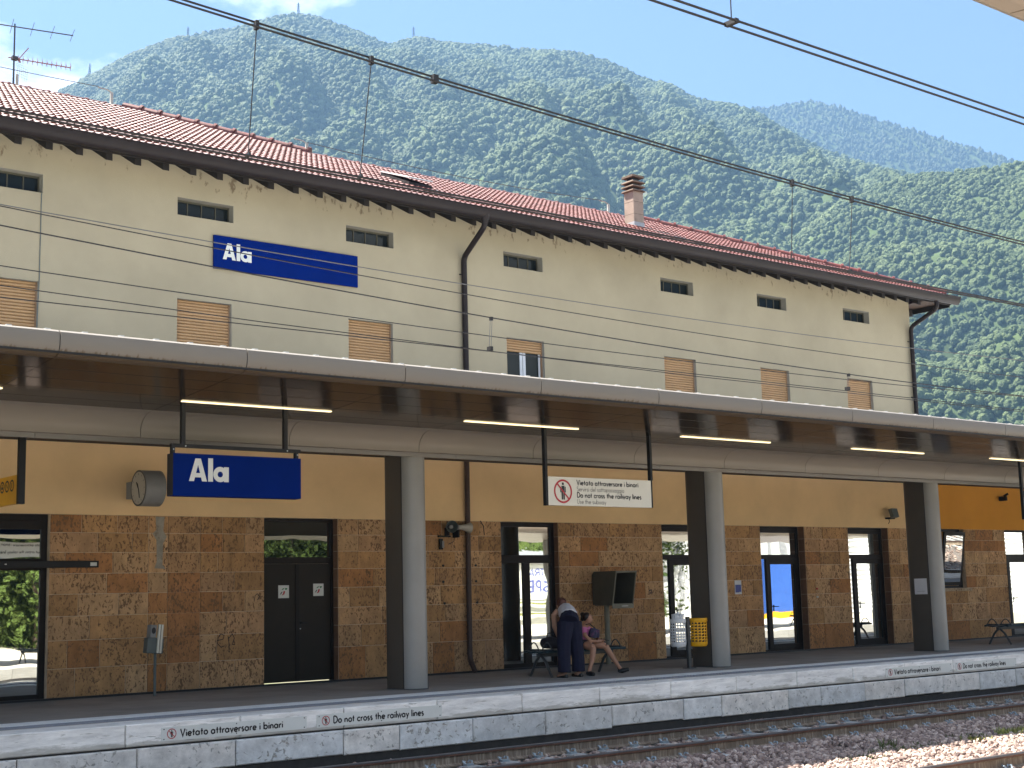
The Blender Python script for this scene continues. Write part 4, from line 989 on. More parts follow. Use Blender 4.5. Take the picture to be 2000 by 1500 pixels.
# chimney
cx, cyy = 23.25, 23.94; cz = rz(cyy)
ch = thing('chimney', (cx, cyy, cz))
ch.name = 'chimney'; adopt(ch, bld)
def sq(mb, h, z0, z1, h2=None):
    h2 = h if h2 is None else h2
    return mb.add([(cx - h, cyy - h, z0), (cx + h, cyy - h, z0), (cx + h, cyy + h, z0), (cx - h, cyy + h, z0), (cx - h2, cyy - h2, z1), (cx + h2, cyy - h2, z1), (cx + h2, cyy + h2, z1), (cx - h2, cyy + h2, z1)], [(0, 3, 2, 1), (4, 5, 6, 7), (0, 1, 5, 4), (1, 2, 6, 5), (2, 3, 7, 6), (3, 0, 4, 7)])
sq(MB(), .16, cz - .25, 10.90).build('shaft', M['chimney'], ch)
sq(MB(), .168, cz - .2, cz + .10).build('flashing', M['lead'], ch)
jt = MB()
for z in (10.32, 10.62): sq(jt, .1615, z, z + .008)
jt.build('joint', M['chimney_cap'], ch)
for k in range(3): sq(MB(), .205, 10.90 + k * .105, 10.935 + k * .105, .165).add([(cx - .205, cyy - .205, 10.90 + k * .105 - .02), (cx + .205, cyy - .205, 10.90 + k * .105 - .02), (cx + .205, cyy + .205, 10.90 + k * .105 - .02), (cx - .205, cyy + .205, 10.90 + k * .105 - .02), (cx - .205, cyy - .205, 10.90 + k * .105), (cx + .205, cyy - .205, 10.90 + k * .105), (cx + .205, cyy + .205, 10.90 + k * .105), (cx - .205, cyy + .205, 10.90 + k * .105)], [(0, 3, 2, 1), (0, 1, 5, 4), (1, 2, 6, 5), (2, 3, 7, 6), (3, 0, 4, 7)]).build('louvre', M['chimney_cap'], ch)
sq(MB(), .10, 10.9, 11.25).build('flue', M['ink'], ch)
sq(MB(), .19, 11.225, 11.275).build('cap', M['chimney_cap'], ch)
# skylight standing open on the roof
sk = MB(); a_, b_, y0, y1 = 16.05, 16.62, 22.98, 24.0; zl = lambda y: rz(y) + .03
sk.add([(a_, y0, zl(y0)), (b_, y0, zl(y0)), (b_, y1, zl(y1)), (a_, y1, zl(y1)), (a_, y0, zl(y0) + .10), (b_, y0, zl(y0) + .10), (b_, y1, zl(y1) + .10), (a_, y1, zl(y1) + .10)], [(0, 1, 5, 4), (1, 2, 6, 5), (2, 3, 7, 6), (3, 0, 4, 7)])
sko = sk.build('skylight', M['gutter'], bld)
MB().add([(a_ - .01, y0 - .02, zl(y0) + .17), (b_ + .01, y0 - .02, zl(y0) + .17), (b_ + .01, y1, zl(y1) + .105), (a_ - .01, y1, zl(y1) + .105), (a_ - .01, y0 - .02, zl(y0) + .20), (b_ + .01, y0 - .02, zl(y0) + .20), (b_ + .01, y1, zl(y1) + .135), (a_ - .01, y1, zl(y1) + .135)], [(0, 3, 2, 1), (4, 5, 6, 7), (0, 1, 5, 4), (1, 2, 6, 5), (2, 3, 7, 6), (3, 0, 4, 7)]).build('sash', M['roofwhite'], sko)  # opaque white stands in for sky reflected in the lid glass

# ================================================================== ANNEX
anx = thing('annex_building', (38, W, 0), 'low annex with orange plaster above brown stone at the right end', 'building')
AX0, AX1 = BX1 + .002, 47.0
WIN6 = (31.75, 32.80, 1.33, STZ); D7 = (34.70, 36.3)
MB().add([(AX0, W, STZ), (AX1, W, STZ), (AX1, W, 4.9), (AX0, W, 4.9)], [(0, 1, 2, 3)]).build('upper_wall', M['plaster_orange'], anx)
MB().box(AX0, AX1, W + .4, 31, -.02, 4.85).build('core', M['plaster_orange'], anx); MB().box(AX0, AX1 + .2, W - .05, 31.2, 4.9, 5.0).build('flat_roof', M['lead'], anx)
acl = wall_holes(AX0, AX1, -.02, STZ, [WIN6, (D7[0], D7[1], -.02, STZ)], W + .012, .30).build('stone_cladding', M['mortar'], anx)
CW = [0, .5, .93, 1.33, 1.63, 1.96, 2.27, 2.56, STZ]
blocks(AX0, WIN6[0], CW, acl); blocks(WIN6[0], WIN6[1], CW, acl, zmax=1.33); blocks(WIN6[1], D7[0], CW, acl); blocks(D7[1], AX1, CW, acl)
y = W + .12; a, b = WIN6[0], WIN6[1]
wf = frame_mb(a, b, 1.33, STZ, y, .06, .08, [(a + .06, b - .06, 1.33, 1.39)]).build('window', M['frame'], anx)
sash = MB().box(a + .07, b - .07, -.02, .02, 0, 1.38).xf(Matrix.Translation((0, y + .01, 1.40)) @ Matrix.Rotation(R(9), 4, 'X')); s6 = sash.build('tilted_sash', M['frame'], wf)
MB().box(a + .16, b - .16, -.024, -.021, .09, 1.29).xf(Matrix.Translation((0, y + .01, 1.40)) @ Matrix.Rotation(R(9), 4, 'X')).build('pane', M['glass'], wf)
sl_ = MB().box(a - .12, b + .12, W - .07, W + .12, 1.25, 1.325).build('sill', M['stone'], wf, bevel=.006); sl_.color = (.42, .33, .22, 1)
a, b = D7; y = W + .20
f = frame_mb(a, b, 0, STZ, y, .05, .09, [(a + .05, b - .05, 2.10, 2.20), (a + .33, a + .47, .05, 2.10), (a + .47, b - .05, 1.98, 2.10), (b - .15, b - .05, .05, 1.98), (a + .05, b - .05, 0, .05)])
d7 = f.build('glazed_door', M['frame'], anx, bevel=.004)
for p, q_, r_, s_ in ((a + .05, a + .33, .05, 2.10), (a + .47, b - .15, .05, 1.98), (a + .05, b - .05, 2.20, STZ - .05)): MB().box(p, q_, y + .035, y + .05, r_, s_).build('pane', M['glass'], d7)
handle(d7, a + .52, y, 1.02)

# ================================================================== PLATFORM CANOPY
can = thing('platform_canopy', (16.5, 18.9, 0), 'long grey metal platform canopy on rounded steel pillars', 'canopy')
FY = 15.20; J0 = 8.21 - 2.308 * 5; NP = 23
FP = [(FY + .16, 4.445), (FY + .05, 4.43), (FY + .01, 4.405), (FY, 4.37), (FY, 4.28), (FY + .012, 4.22), (FY + .045, 4.172), (FY + .10, 4.145), (FY + .18, 4.135)]
FP2 = FP + [(FY + .18, 4.16), (FY + .12, 4.18), (FY + .05, 4.23), (FY + .03, 4.30), (FY + .03, 4.38), (FY + .16, 4.42)]
sof = lambda y: 4.14 - (y - 15.4) * .068
BP = [(17.80, sof(17.80) + .0)]
for k in range(9):
    t = k / 8 * math.pi / 2; BP.append((17.86 + .34 * math.sin(t), sof(17.86) - .25 * (1 - math.cos(t))))
BP += [(18.20, 3.655), (18.24, 3.645)]
BP2 = BP + [(18.24, 3.70), (18.24, 4.0), (17.86, 4.03), (17.80, 4.03)]
fme = sme = bme = None
for k in range(NP):
    x0 = J0 + 2.308 * k
    if fme is None:
        fme = MB().px(FP2, .006, 2.302).mesh('fascia_panel'); fme.materials.append(M['fascia'])
        bme = MB().px(BP2, .005, 2.303).mesh('beam_panel'); bme.materials.append(M['beam'])
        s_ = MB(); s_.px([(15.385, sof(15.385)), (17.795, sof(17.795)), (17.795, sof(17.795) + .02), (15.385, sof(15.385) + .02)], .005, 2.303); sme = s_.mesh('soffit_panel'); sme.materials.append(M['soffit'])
        for me in (fme, bme): me.polygons.foreach_set('use_smooth', [True] * len(me.polygons)); me.set_sharp_from_angle(angle=R(30))
    for nm, me in (('fascia_panel', fme), ('beam_panel', bme), ('soffit_panel', sme)):
        o = mkobj(nm, me, None, can); o.location = (x0, 0, 0)
CX0, CX1 = J0, J0 + 2.308 * NP
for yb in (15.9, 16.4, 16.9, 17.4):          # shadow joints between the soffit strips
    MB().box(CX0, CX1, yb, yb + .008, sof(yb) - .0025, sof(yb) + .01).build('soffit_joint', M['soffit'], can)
MB().box(CX0, CX1, FY + .03, 18.23, 4.04 + .13, 4.40).build('core', M['black'], can)
rs = MB().box(CX0, CX1, FY + .161, 21.70, 4.405, 4.43).build('roof_sheet', M['roofwhite'], can)
rme = None; xx = CX0 + .1
while xx < CX1:
    if rme is None: rme = MB().box(-.03, .03, FY + .10, 21.68, 4.431, 4.452).mesh('roof_rib'); rme.materials.append(M['roofwhite'])
    if 3 < xx < 33: o = mkobj('roof_rib', rme, None, rs); o.location = (xx, 0, 0)
    xx += .43
MB().box(CX0, CX1, 18.25, 19.55, 3.70, 4.40).build('box_girder', M['gutter'], can)
for k in range(NP):
    MB().box(J0 + 2.308 * k + 1.0, J0 + 2.308 * (k + 1) + .994, 18.58, 18.66, 3.625, 3.69).build('edge_trim', M['metal_grey'], can)
MB().box(CX0, CX1, 19.56, 21.65, 4.28, 4.40).build('rear_soffit', M['beam'], can)
# lamps in the soffit
for k in range(-2, 6):
    x0 = 8.28 + 4.616 * k
    if x0 < 1: continue
    lp = MB().box(x0, x0 + 2.27, 17.075, 17.125, sof(17.1) - .012, sof(17.1) + .005).build('strip_light', M['lamp'], can)
# pillars
def pillar(xc):
    pf = []
    for k in range(13): t = math.pi + math.pi * k / 12; pf.append((xc + .21 * math.cos(t), 18.81 + .21 * math.sin(t)))
    for k in range(13): t = math.pi * k / 12; pf.append((xc + .21 * math.cos(t), 19.20 + .21 * math.sin(t)))
    fr_ = pf[:13]; bk_ = [pf[12]] + pf[13:] + [pf[0]]
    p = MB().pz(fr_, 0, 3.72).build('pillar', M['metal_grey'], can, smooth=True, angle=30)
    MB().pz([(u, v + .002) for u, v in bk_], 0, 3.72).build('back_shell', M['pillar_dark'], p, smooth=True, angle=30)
    MB().box(xc - .213, xc - .2095, 18.79, 18.806, .0, 3.7).build('seam', M['ink'], p)
    bs = [(xc + (u - xc) * 1.04, v) for u, v in pf]; MB().pz(bs, .0, .012).build('base_plate', M['darkmetal'], p)
for xc in (6.18, 13.10, 20.03, 26.93, 33.85): pillar(xc)

# ================================================================== SIGNS
def ala(parent, x0, y, z0, h):
    put = face_y(x0, y, z0); mb = MB(); w = .235 * h
    P = lambda pts: [(u * h, v * h) for u, v in pts]
    k = [(0, 0), (.31, 1), (.55, 1), (.86, 0), (.62, 0), (.575, .17), (.285, .17), (.24, 0)]
    # A as solid outline with counter
    A = [(0, 0), (.30, 1), (.56, 1), (.43, .66), (.335, .36), (.285, .17), (.24, 0)]
    mb.add([put(p, .0005) for p in P([(0, 0), (.24, 0), (.43, .72), (.43, 1), (.30, 1)])], [(0, 1, 2, 3, 4)])
    mb.add([put(p, .0005) for p in P([(.86, 0), (.56, 1), (.43, 1), (.43, .72), (.62, 0)])], [(0, 1, 2, 3, 4)])
    mb.add([put(p, .0008) for p in P([(.20, .17), (.66, .17), (.61, .36), (.25, .36)])], [(0, 1, 2, 3)])
    ribbon(mb, P([(1.03, 0), (1.03, 1.03)]), w, put, .0005)
    ribbon(mb, [(q[0] * h, q[1] * h) for q in circ(1.50, .33, .235)], w * .88, put, .0005)
    ribbon(mb, P([(1.80, 0), (1.80, .66)]), w, put, .0008)
    return mb.build('lettering', M['white'], parent)
# name board on the facade
t = tag(MB().box(11.17, 14.10, W - .05, W - .012, 7.11, 7.70).build('station_name_board', M['blue'], bevel=.004), 'blue name board reading Ala high on the cream facade', 'sign')
ala(t, 11.34, W - .0515, 7.29, .29)
# hanging name sign
HY_ = 17.25
t = thing('hanging_name_sign', (9.15, HY_, 2.78), 'blue hanging sign reading Ala under the canopy', 'sign')
MB().box(8.20, 10.10, HY_ - .09, HY_ + .09, 2.79, 3.345).build('sign_box', M['blue'], t, bevel=.004)
MB().box(8.195, 8.199, HY_ - .085, HY_ + .085, 2.795, 3.34).build('end_plate', M['ink'], t)
fr = MB().box(8.20, 10.13, HY_ - .03, HY_ + .03, 3.43, 3.475); fr.box(8.205, 8.25, HY_ - .03, HY_ + .03, 3.345, 3.43); fr.box(10.05, 10.095, HY_ - .03, HY_ + .03, 3.345, 3.43); fr.build('frame_bar', M['black'], t)
for x_ in (8.37, 9.90): MB().box(x_ - .028, x_ + .028, HY_ - .028, HY_ + .028, 3.475, sof(HY_) + .02).build('hanger', M['black'], t)
for x_ in (8.23, 8.40, 9.92, 10.08): MB().cyl((x_, HY_ - .034, 3.45 if 8.3 < x_ < 10 else 3.40), (x_, HY_ - .03, 3.45 if 8.3 < x_ < 10 else 3.40), .011, n=8).build('bolt', M['steel'], t)
ala(t, 8.42, HY_ - .0915, 2.985, .30)
# do-not-cross sign
t = thing('warning_sign', (15.7, HY_, 2.8), 'white hanging sign with red no-crossing roundel and four lines of text', 'sign')
MB().box(14.60, 16.87, HY_ - .03, HY_ + .03, 2.80, 3.255).build('sign_panel', M['offwhite'], t, bevel=.003)
for x_ in (14.58, 16.89): MB().box(x_ - .025, x_ + .025, HY_ - .035, HY_ + .035, 2.795 if x_ < 15 else 3.26, sof(HY_) + .02).build('hanger', M['black'], t)
MB().box(16.872, 16.90, HY_ - .032, HY_ + .032, 2.80, 3.26).build('end_strip', M['black'], t)
picto(t, face_y(14.60, HY_ - .032, 2.80), (.315, .225), .175)
for s_, w_, z_, h_ in (('Vietato attraversare i binari', .19, 3.135, .082), ('Servirsi del sottopassaggio', .085, 3.035, .075), ('Do not cross the railway lines', .19, 2.935, .082), ('Use the subway', .085, 2.835, .075)):
    mb, wd = text_mb(s_, w_, face_y(0, 0, 0), h_); k = {'V': 1.37, 'S': 1.04, 'D': 1.43, 'U': .63}[s_[0]] / wd
    mb.v = [(15.21 + v[0] * k, HY_ - .0325 + v[1], z_ + v[2]) for v in mb.v]; mb.build('lettering', M['ink'], t)
# further hanging sign at the right edge
t = thing('hanging_sign', (29.3, HY_, 2.76), 'white hanging sign cut off by the right edge of the picture', 'sign')
MB().box(28.12, 30.4, HY_ - .03, HY_ + .03, 2.77, 3.22).build('sign_panel', M['offwhite'], t); MB().box(28.06, 28.118, HY_ - .03, HY_ + .03, 2.765, sof(HY_) + .02).build('hanger', M['black'], t); MB().box(30.40, 30.45, HY_ - .03, HY_ + .03, 3.22, sof(HY_) + .02).build('hanger', M['black'], t)
# yellow direction sign at the left edge
t = thing('direction_sign', (6.95, 19.9, 2.8), 'yellow hanging sign with row of round pictograms at the left edge', 'sign')
MB().box(6.925, 6.985, 19.24, 20.7, 2.80, 3.19).build('sign_panel', M['yellow'], t); MB().box(6.91, 7.0, 19.16, 19.235, 2.79, 4.2).build('hanger', M['black'], t)
pic = MB()
for k in range(5):
    yc = 19.45 + k * .185; pic.ring((6.922, yc, 3.055), 'x-', .058, .082, 24)
pic.build('pictogram_ring', M['ink'], t)
pic = MB()
for k, yc in enumerate((19.45, 19.635, 19.82, 20.005)):
    if k == 0: pic.box(6.9205, 6.9215, yc - .01, yc + .01, 3.02, 3.09)
    elif k == 1: pic.add([(6.921, yc - .03, 3.03), (6.921, yc + .0, 3.03), (6.921, yc + .03, 3.085), (6.921, yc + .005, 3.085)], [(0, 1, 2, 3)])
    elif k == 2: pic.box(6.9205, 6.9215, yc - .035, yc + .035, 3.025, 3.06); pic.box(6.9205, 6.9215, yc - .015, yc + .015, 3.07, 3.09)
    else: pic.disc((6.921, yc, 3.07), 'x-', .02, 10); pic.box(6.9205, 6.9215, yc - .025, yc + .025, 3.02, 3.045)
pic.build('pictogram', M['ink'], t)
# enamel plates on the platform edge
def edge_plate(x0, x1, text, wd, label):
    t = tag(MB().box(x0, x1, PE - .006, PE - .0005, -.228, -.065).build('edge_plate', M['white'], bevel=.0015), label, 'sign', 'do-not-cross plates along the platform edge')
    put = face_y(x0, PE - .007, -.228); picto(t, put, (.135, .083), .056)
    mb, w0 = text_mb(text, .205, face_y(0, 0, 0), .088); k = wd / w0
    mb.v = [(x0 + .25 + v[0] * k, PE - .0072 + v[1], -.185 + v[2]) for v in mb.v]; mb.build('lettering', M['ink'], t)
    bm = MB()
    for x_ in (x0 + .035, (x0 + x1) / 2, x1 - .035):
        for z_ in (-.205, -.088): bm.cyl((x_, PE - .009, z_), (x_, PE - .006, z_), .008, n=8)
    bm.build('screw', M['darkmetal'], t)
edge_plate(7.71, 9.72, 'Vietato attraversare i binari', 1.42, 'white edge plate reading Vietato attraversare i binari, below the Ala sign')
edge_plate(9.87, 11.87, 'Do not cross the railway lines', 1.45, 'white edge plate reading Do not cross the railway lines, left of first pillar')
edge_plate(21.80, 23.83, 'Vietato attraversare i binari', 1.42, 'small white edge plate reading Vietato attraversare i binari, at far right')
edge_plate(23.95, 26.02, 'Do not cross the railway lines', 1.45, 'small white edge plate reading Do not cross, rightmost on the platform edge')

# ================================================================== WALL AND PLATFORM FITTINGS
# double-sided clock on an arm
t = thing('platform_clock', (9.62, 21.3, 3.23), 'round grey two-faced clock on a wall arm', 'clock')
cyl = MB().cyl((9.60, 21.32, 3.235), (9.94, 21.32, 3.235), .285, n=40); cyl.build('case', M['grey'], t, smooth=True)
fc = MB().disc((9.596, 21.32, 3.235), 'x-', .262, 40).build('dial', M['clock_face'], t)
MB().ring((9.594, 21.32, 3.235), 'x-', .258, .285, 40).build('rim', M['darkmetal'], t)
mk = MB()
for k in range(12):
    q = 2 * math.pi * k / 12; c_, s_ = math.cos(q), math.sin(q)
    for a_ in (0,): mk.tube([(9.5945, 21.32 + .205 * s_, 3.235 + .205 * c_), (9.5945, 21.32 + .24 * s_, 3.235 + .24 * c_)], .006, 4)
mk.build('hour_mark', M['grey'], t)
MB().tube([(9.59, 21.35, 3.31), (9.59, 21.30, 3.19), (9.59, 21.27, 3.08)], .007, 5).build('minute_hand', M['ink'], t)
MB().tube([(9.591, 21.32, 3.235), (9.591, 21.385, 3.33)], .009, 5).build('hour_hand', M['ink'], t)
MB().box(9.66, 9.86, 21.60, W - .001, 3.10, 3.37).build('wall_bracket', M['grey'], t)
# loudspeakers
t = thing('horn_loudspeaker', (15.95, 21.7, 2.7), 'round horn loudspeaker facing the platform, left one of the pair', 'loudspeaker', 'horn loudspeakers beside the brown pipe')
hn = MB().tube([(16.02, 21.80, 2.71), (15.985, 21.73, 2.71), (15.96, 21.66, 2.71), (15.93, 21.58, 2.71)], [.035, .045, .07, .115], 20, False); hn.build('horn', M['greygreen'], t, smooth=True)
MB().tube([(15.975, 21.70, 2.71), (15.945, 21.62, 2.71)], [.03, .035], 12).build('driver_plug', M['grey'], t); MB().cyl((16.02, 21.78, 2.71), (16.05, 21.86, 2.71), .055, n=14).build('driver', M['darkmetal'], t)
br = MB().box(15.84, 16.12, W - .05, W - .012, 2.53, 2.56); br.box(16.0, 16.03, W - .14, W - .012, 2.56, 2.70); br.box(15.86, 15.93, W - .06, W - .012, 2.30, 2.50); br.build('bracket', M['black'], t)
MB().box(15.90, 15.945, W - .075, W - .061, 2.33, 2.46).build('junction_box', M['grey'], t)
MB().tube([(16.05, W - .05, 2.83), (16.04, W - .04, 2.75), (16.10, W - .05, 2.68), (16.22, W - .06, 2.62), (16.20, W - .04, 2.45), (16.08, W - .02, 2.40)], .007, 5).build('cable', M['ink'], t)
t = thing('horn_loudspeaker', (16.4, 21.7, 2.7), 'beige horn loudspeaker pointing right in front of the brown pipe', 'loudspeaker', 'horn loudspeakers beside the brown pipe')
MB().tube([(16.18, 21.74, 2.71), (16.27, 21.74, 2.71), (16.36, 21.74, 2.705), (16.47, 21.74, 2.70)], [.035, .045, .065, .10], 20, False).build('horn', M['clock_face'], t, smooth=True)
MB().cyl((16.10, 21.74, 2.71), (16.185, 21.74, 2.71), .05, n=14).build('driver', M['grey'], t); MB().box(16.19, 16.225, 21.74, W - .012, 2.52, 2.71).build('bracket', M['black'], t)
MB().tube([(16.86, W - .012, 2.85), (16.93, W - .015, 2.75), (16.95, W - .012, 2.58)], .009, 5).build('loose_cable', M['ink'], t)
# floodlight and camera
t = thing('floodlight', (29.62, 21.75, 3.17), 'small square floodlight on the tan wall near the third pillar', 'lamp')
MB().box(-.12, .12, -.05, .05, -.11, .11).xf(Matrix.Translation((29.60, 21.72, 3.20)) @ Matrix.Rotation(R(-14), 4, 'X')).build('housing', M['greygreen'], t, bevel=.008)
MB().box(29.52, 29.70, 21.76, W - .001, 3.06, 3.10).build('bracket', M['black'], t); MB().tube([(29.64, W - .02, 3.07), (29.66, W - .03, 3.0), (29.62, W - .012, 2.95)], .008, 5).build('cable', M['black'], t)
for xx, zz, lb in ((34.6, 3.72, 'small dark camera bracket on the orange wall'), (35.75, 3.90, 'dark wall fitting hanging at the right edge of the orange wall')):
    t = thing('wall_camera', (xx, 21.8, zz), lb, 'camera'); MB().box(xx - .05, xx + .05, 21.72, W - .001, zz - .10, zz + .02).build('body', M['timber'], t, bevel=.01); MB().tube([(xx, 21.8, zz + .02), (xx + .06, 21.7, zz + .09)], .03, 8).build('lens_arm', M['timber'], t)
# poster, notice on pillar, call buttons
t = tag(MB().box(23.93, 24.145, W - .022, W - .012, 1.32, 1.625).build('notice_board', M['paper']), 'small blue and white notice on the stone beside second pillar', 'notice'); MB().box(23.945, 24.13, W - .024, W - .0225, 1.36, 1.53).build('print', M['posterblue'], t); MB().box(24.06, 24.12, W - .0255, W - .0245, 1.33, 1.37).build('sticker', M['white'], t)
t = tag(MB().box(26.7115, 26.7175, 18.86, 19.18, 1.22, 1.56).build('paper_notice', M['paper']), 'sheet of white paper taped to the third pillar', 'notice')
MB().box(26.7105, 26.7112, 18.92, 19.12, 1.28, 1.285).build('print_line', M['grey'], t)
t = thing('call_button', (26.74, W, 1.3), 'red and white call buttons on the stone between the right doors', 'button'); MB().cyl((26.74, W - .012, 1.40), (26.74, W - .035, 1.40), .022, n=12).build('red_button', M['red'], t); MB().cyl((26.735, W - .012, 1.21), (26.735, W - .04, 1.21), .024, n=12).build('white_button', M['white'], t)
# ticket validator on a stand
t = thing('ticket_validator', (9.9, 21.25, 0), 'grey ticket validator with white card slots on a thin pole', 'ticket validator')
MB().cyl((9.90, 21.30, 0), (9.90, 21.30, .66), .022, n=10).build('pole', M['greygreen'], t)
Mv = Matrix.Translation((9.88, 21.28, .79)) @ Matrix.Rotation(R(5), 4, 'Y')
MB().box(-.15, .12, -.07, .08, -.14, .10).xf(Mv).build('body', M['greygreen'], t, bevel=.012)
MB().box(-.12, -.02, -.075, .07, .10, .30).xf(Mv).build('head', M['grey'], t, bevel=.01); MB().disc((0, 0, 0), 'y-', .035, 16, .05).xf(Mv @ Matrix.Translation((-.07, -.077, .21))).build('emblem', M['ink'], t)
for dx in (.005, .05): MB().box(dx, dx + .032, -.095, -.05, -.13, .31).xf(Mv).build('card_slot', M['offwhite'], t)
# telephone hood on a post
t = thing('telephone_hood', (19.86, 21.5, 0), 'olive open telephone hood on a post, empty inside', 'telephone booth')
MB().cyl((19.80, 21.62, 0), (19.80, 21.62, 1.24), .055, n=14).build('post', M['olive_light'], t, smooth=True)
hx0, hx1, hy0, hy1, hz0, hz1 = 19.66, 20.24, 21.17, 21.88, 1.165, 1.85
def hood(name, x0, x1, pts, m):
    MB().px(pts, x0, x1).build(name, M[m], t, bevel=.008)
sidep = [(hy1, hz0 + .02), (hy1, hz1 - .06), (hy1 - .05, hz1), (hy0, hz1), (hy0 + .14, hz0)]
hood('side_panel', hx0, hx0 + .03, sidep, 'olive'); hood('side_panel', hx1 - .03, hx1, sidep, 'olive')
MB().box(hx0 + .03, hx1 - .03, hy0, hy1 - .06, hz1 - .035, hz1).build('top_panel', M['olive_light'], t); MB().box(hx0 + .03, hx1 - .03, hy1 - .03, hy1, hz0 + .03, hz1 - .06).build('back_panel', M['black'], t)
MB().box(hx0 + .03, hx1 - .03, hy0 + .13, hy1 - .03, hz0, hz0 + .035).build('shelf', M['olive_light'], t); MB().box(hx0, hx1, hy0 + .12, hy0 + .135, hz0 - .06, hz0 + .03).build('front_lip', M['olive_light'], t); MB().box(hx0 + .25, hx0 + .42, hy0 + .115, hy0 + .1185, hz0 - .02, hz0 - .008).build('label', M['white'], t)
MB().tube([(hx0 + .015, hy0 - .004, hz1), (hx0 + .015, hy0 + .135, hz0)], .014, 6).build('edge_rim', M['olive_light'], t); MB().tube([(hx1 - .015, hy0 - .004, hz1), (hx1 - .015, hy0 + .135, hz0)], .014, 6).build('edge_rim', M['olive_light'], t)
# benches
def bench(x0, x1, yc, label, zb=0.0, group=None):
    t = thing('bench', ((x0 + x1) / 2, yc, zb), label, 'bench', group)
    se = MB()
    for s_ in (-1, 1):
        pf = [(yc + s_ * .03, zb + .44), (yc + s_ * .10, zb + .425), (yc + s_ * .24, zb + .445), (yc + s_ * .30, zb + .455), (yc + s_ * .325, zb + .435), (yc + s_ * .31, zb + .41), (yc + s_ * .23, zb + .42), (yc + s_ * .10, zb + .40), (yc + s_ * .03, zb + .415)]
        MB().px(pf if s_ < 0 else pf[::-1], x0, x1).build('seat', M['benchblue'], t, smooth=True)
    MB().box(x0 + .05, x1 - .05, yc - .035, yc + .035, zb + .34, zb + .40).build('beam', M['darkmetal'], t)
    for xe in (x0 + .12, x1 - .12):
        for s_ in (-1, 1):
            MB().tube([(xe, yc, zb + .38), (xe, yc + s_ * .14, zb + .25), (xe, yc + s_ * .29, zb + .0)], [.028, .026, .022], 8).build('leg', M['darkmetal'], t, smooth=True)
        for s_ in (-1, 1):
            ar = [(xe, yc + s_ * (.05 + .26 * k / 10), zb + .455 + .13 * math.sin(math.pi * k / 10) ** .8) for k in range(11)]
            MB().tube(ar, .012, 6).build('armrest', M['darkmetal'], t, smooth=True)
            MB().box(xe - .02, xe + .02, yc + s_ * .02, yc + s_ * .33, zb + .445, zb + .475).build('arm_bracket', M['darkmetal'], t) if s_ > 0 else MB().box(xe - .02, xe + .02, yc - .33, yc - .02, zb + .445, zb + .475).build('arm_bracket', M['darkmetal'], t)
    return t
bench(16.10, 17.95, 19.45, 'dark metal platform bench with the two people', group='metal platform benches')
bench(30.15, 32.2, 19.45, 'dark metal platform bench at the right edge beyond third pillar', group='metal platform benches')
# twin litter bins on a post
t = thing('litter_bin', (19.42, 19.0, 0), 'post with one white and one yellow perforated litter basket', 'litter bin')
MB().box(19.385, 19.455, 18.97, 19.03, 0, .94).build('post', M['darkmetal'], t, bevel=.006); MB().box(19.33, 19.51, 18.91, 19.09, 0, .012).build('base_plate', M['darkmetal'], t)
def basket(xc, yc, r, z0, z1, m, name):
    b = MB(); n, rows = 16, 7; hz = (z1 - z0 - .14) / rows; g0 = z0 + .07
    def P(a, z, rr=1.0): return (xc + r * rr * math.cos(a), yc + r * rr * math.sin(a), z)
    for k in range(n):
        a0, a1 = 2 * math.pi * k / n, 2 * math.pi * (k + 1) / n
        for rr in range(rows):
            za, zb = g0 + hz * rr, g0 + hz * (rr + 1); m1, m2 = a0 + (a1 - a0) * .16, a1 - (a1 - a0) * .16; zc, zd = za + hz * .17, zb - hz * .17; sh = (a1 - a0) * .12
            v = [P(a0, za), P(a1, za), P(a1, zb), P(a0, zb), P(m1 - sh, zc), P(m2 - sh, zc), P(m2 + sh, zd), P(m1 + sh, zd)]
            b.add(v, [(0, 1, 5, 4), (1, 2, 6, 5), (2, 3, 7, 6), (3, 0, 4, 7)])
    bo = b.build(name, M[m], t); so = bo.modifiers.new('thickness', 'SOLIDIFY'); so.thickness = .006
    MB().tube([(xc, yc, z1 - .075), (xc, yc, z1 - .06), (xc, yc, z1 - .012), (xc, yc, z1)], [r * 1.0, r * 1.07, r * 1.07, r * 1.0], 24, False).build('rim', M[m], bo, smooth=True)
    MB().tube([(xc, yc, z0), (xc, yc, z0 + .03), (xc, yc, z0 + .07)], [r * .86, r * .99, r * 1.01], 24).build('base', M[m], bo, smooth=True)
    return bo
wb = basket(19.20, 19.04, .145, .40, .905, 'binwhite', 'white_basket'); yb = basket(19.66, 18.98, .175, .39, .91, 'binyellow', 'yellow_basket')
cr = MB()
for k in range(7):
    a_ = k * .9; cr.tube([(19.20 + .05 * math.cos(a_), 19.04 + .05 * math.sin(a_), .85), (19.21 + .07 * math.cos(a_), 19.04 + .07 * math.sin(a_), .95 + .04 * math.sin(k * 2.3)), (19.22 + .02 * math.cos(a_), 19.04, .99 + .03 * math.sin(k))], [.06, .055, .02], 7)
cr.build('bulging_bag', M['binwhite'], wb, smooth=True)
MB().box(19.32, 19.52, 19.0, 19.02, .80, .83).build('hanger_bar', M['darkmetal'], t); MB().box(19.32, 19.52, 19.0, 19.02, .47, .50).build('hanger_bar', M['darkmetal'], t)

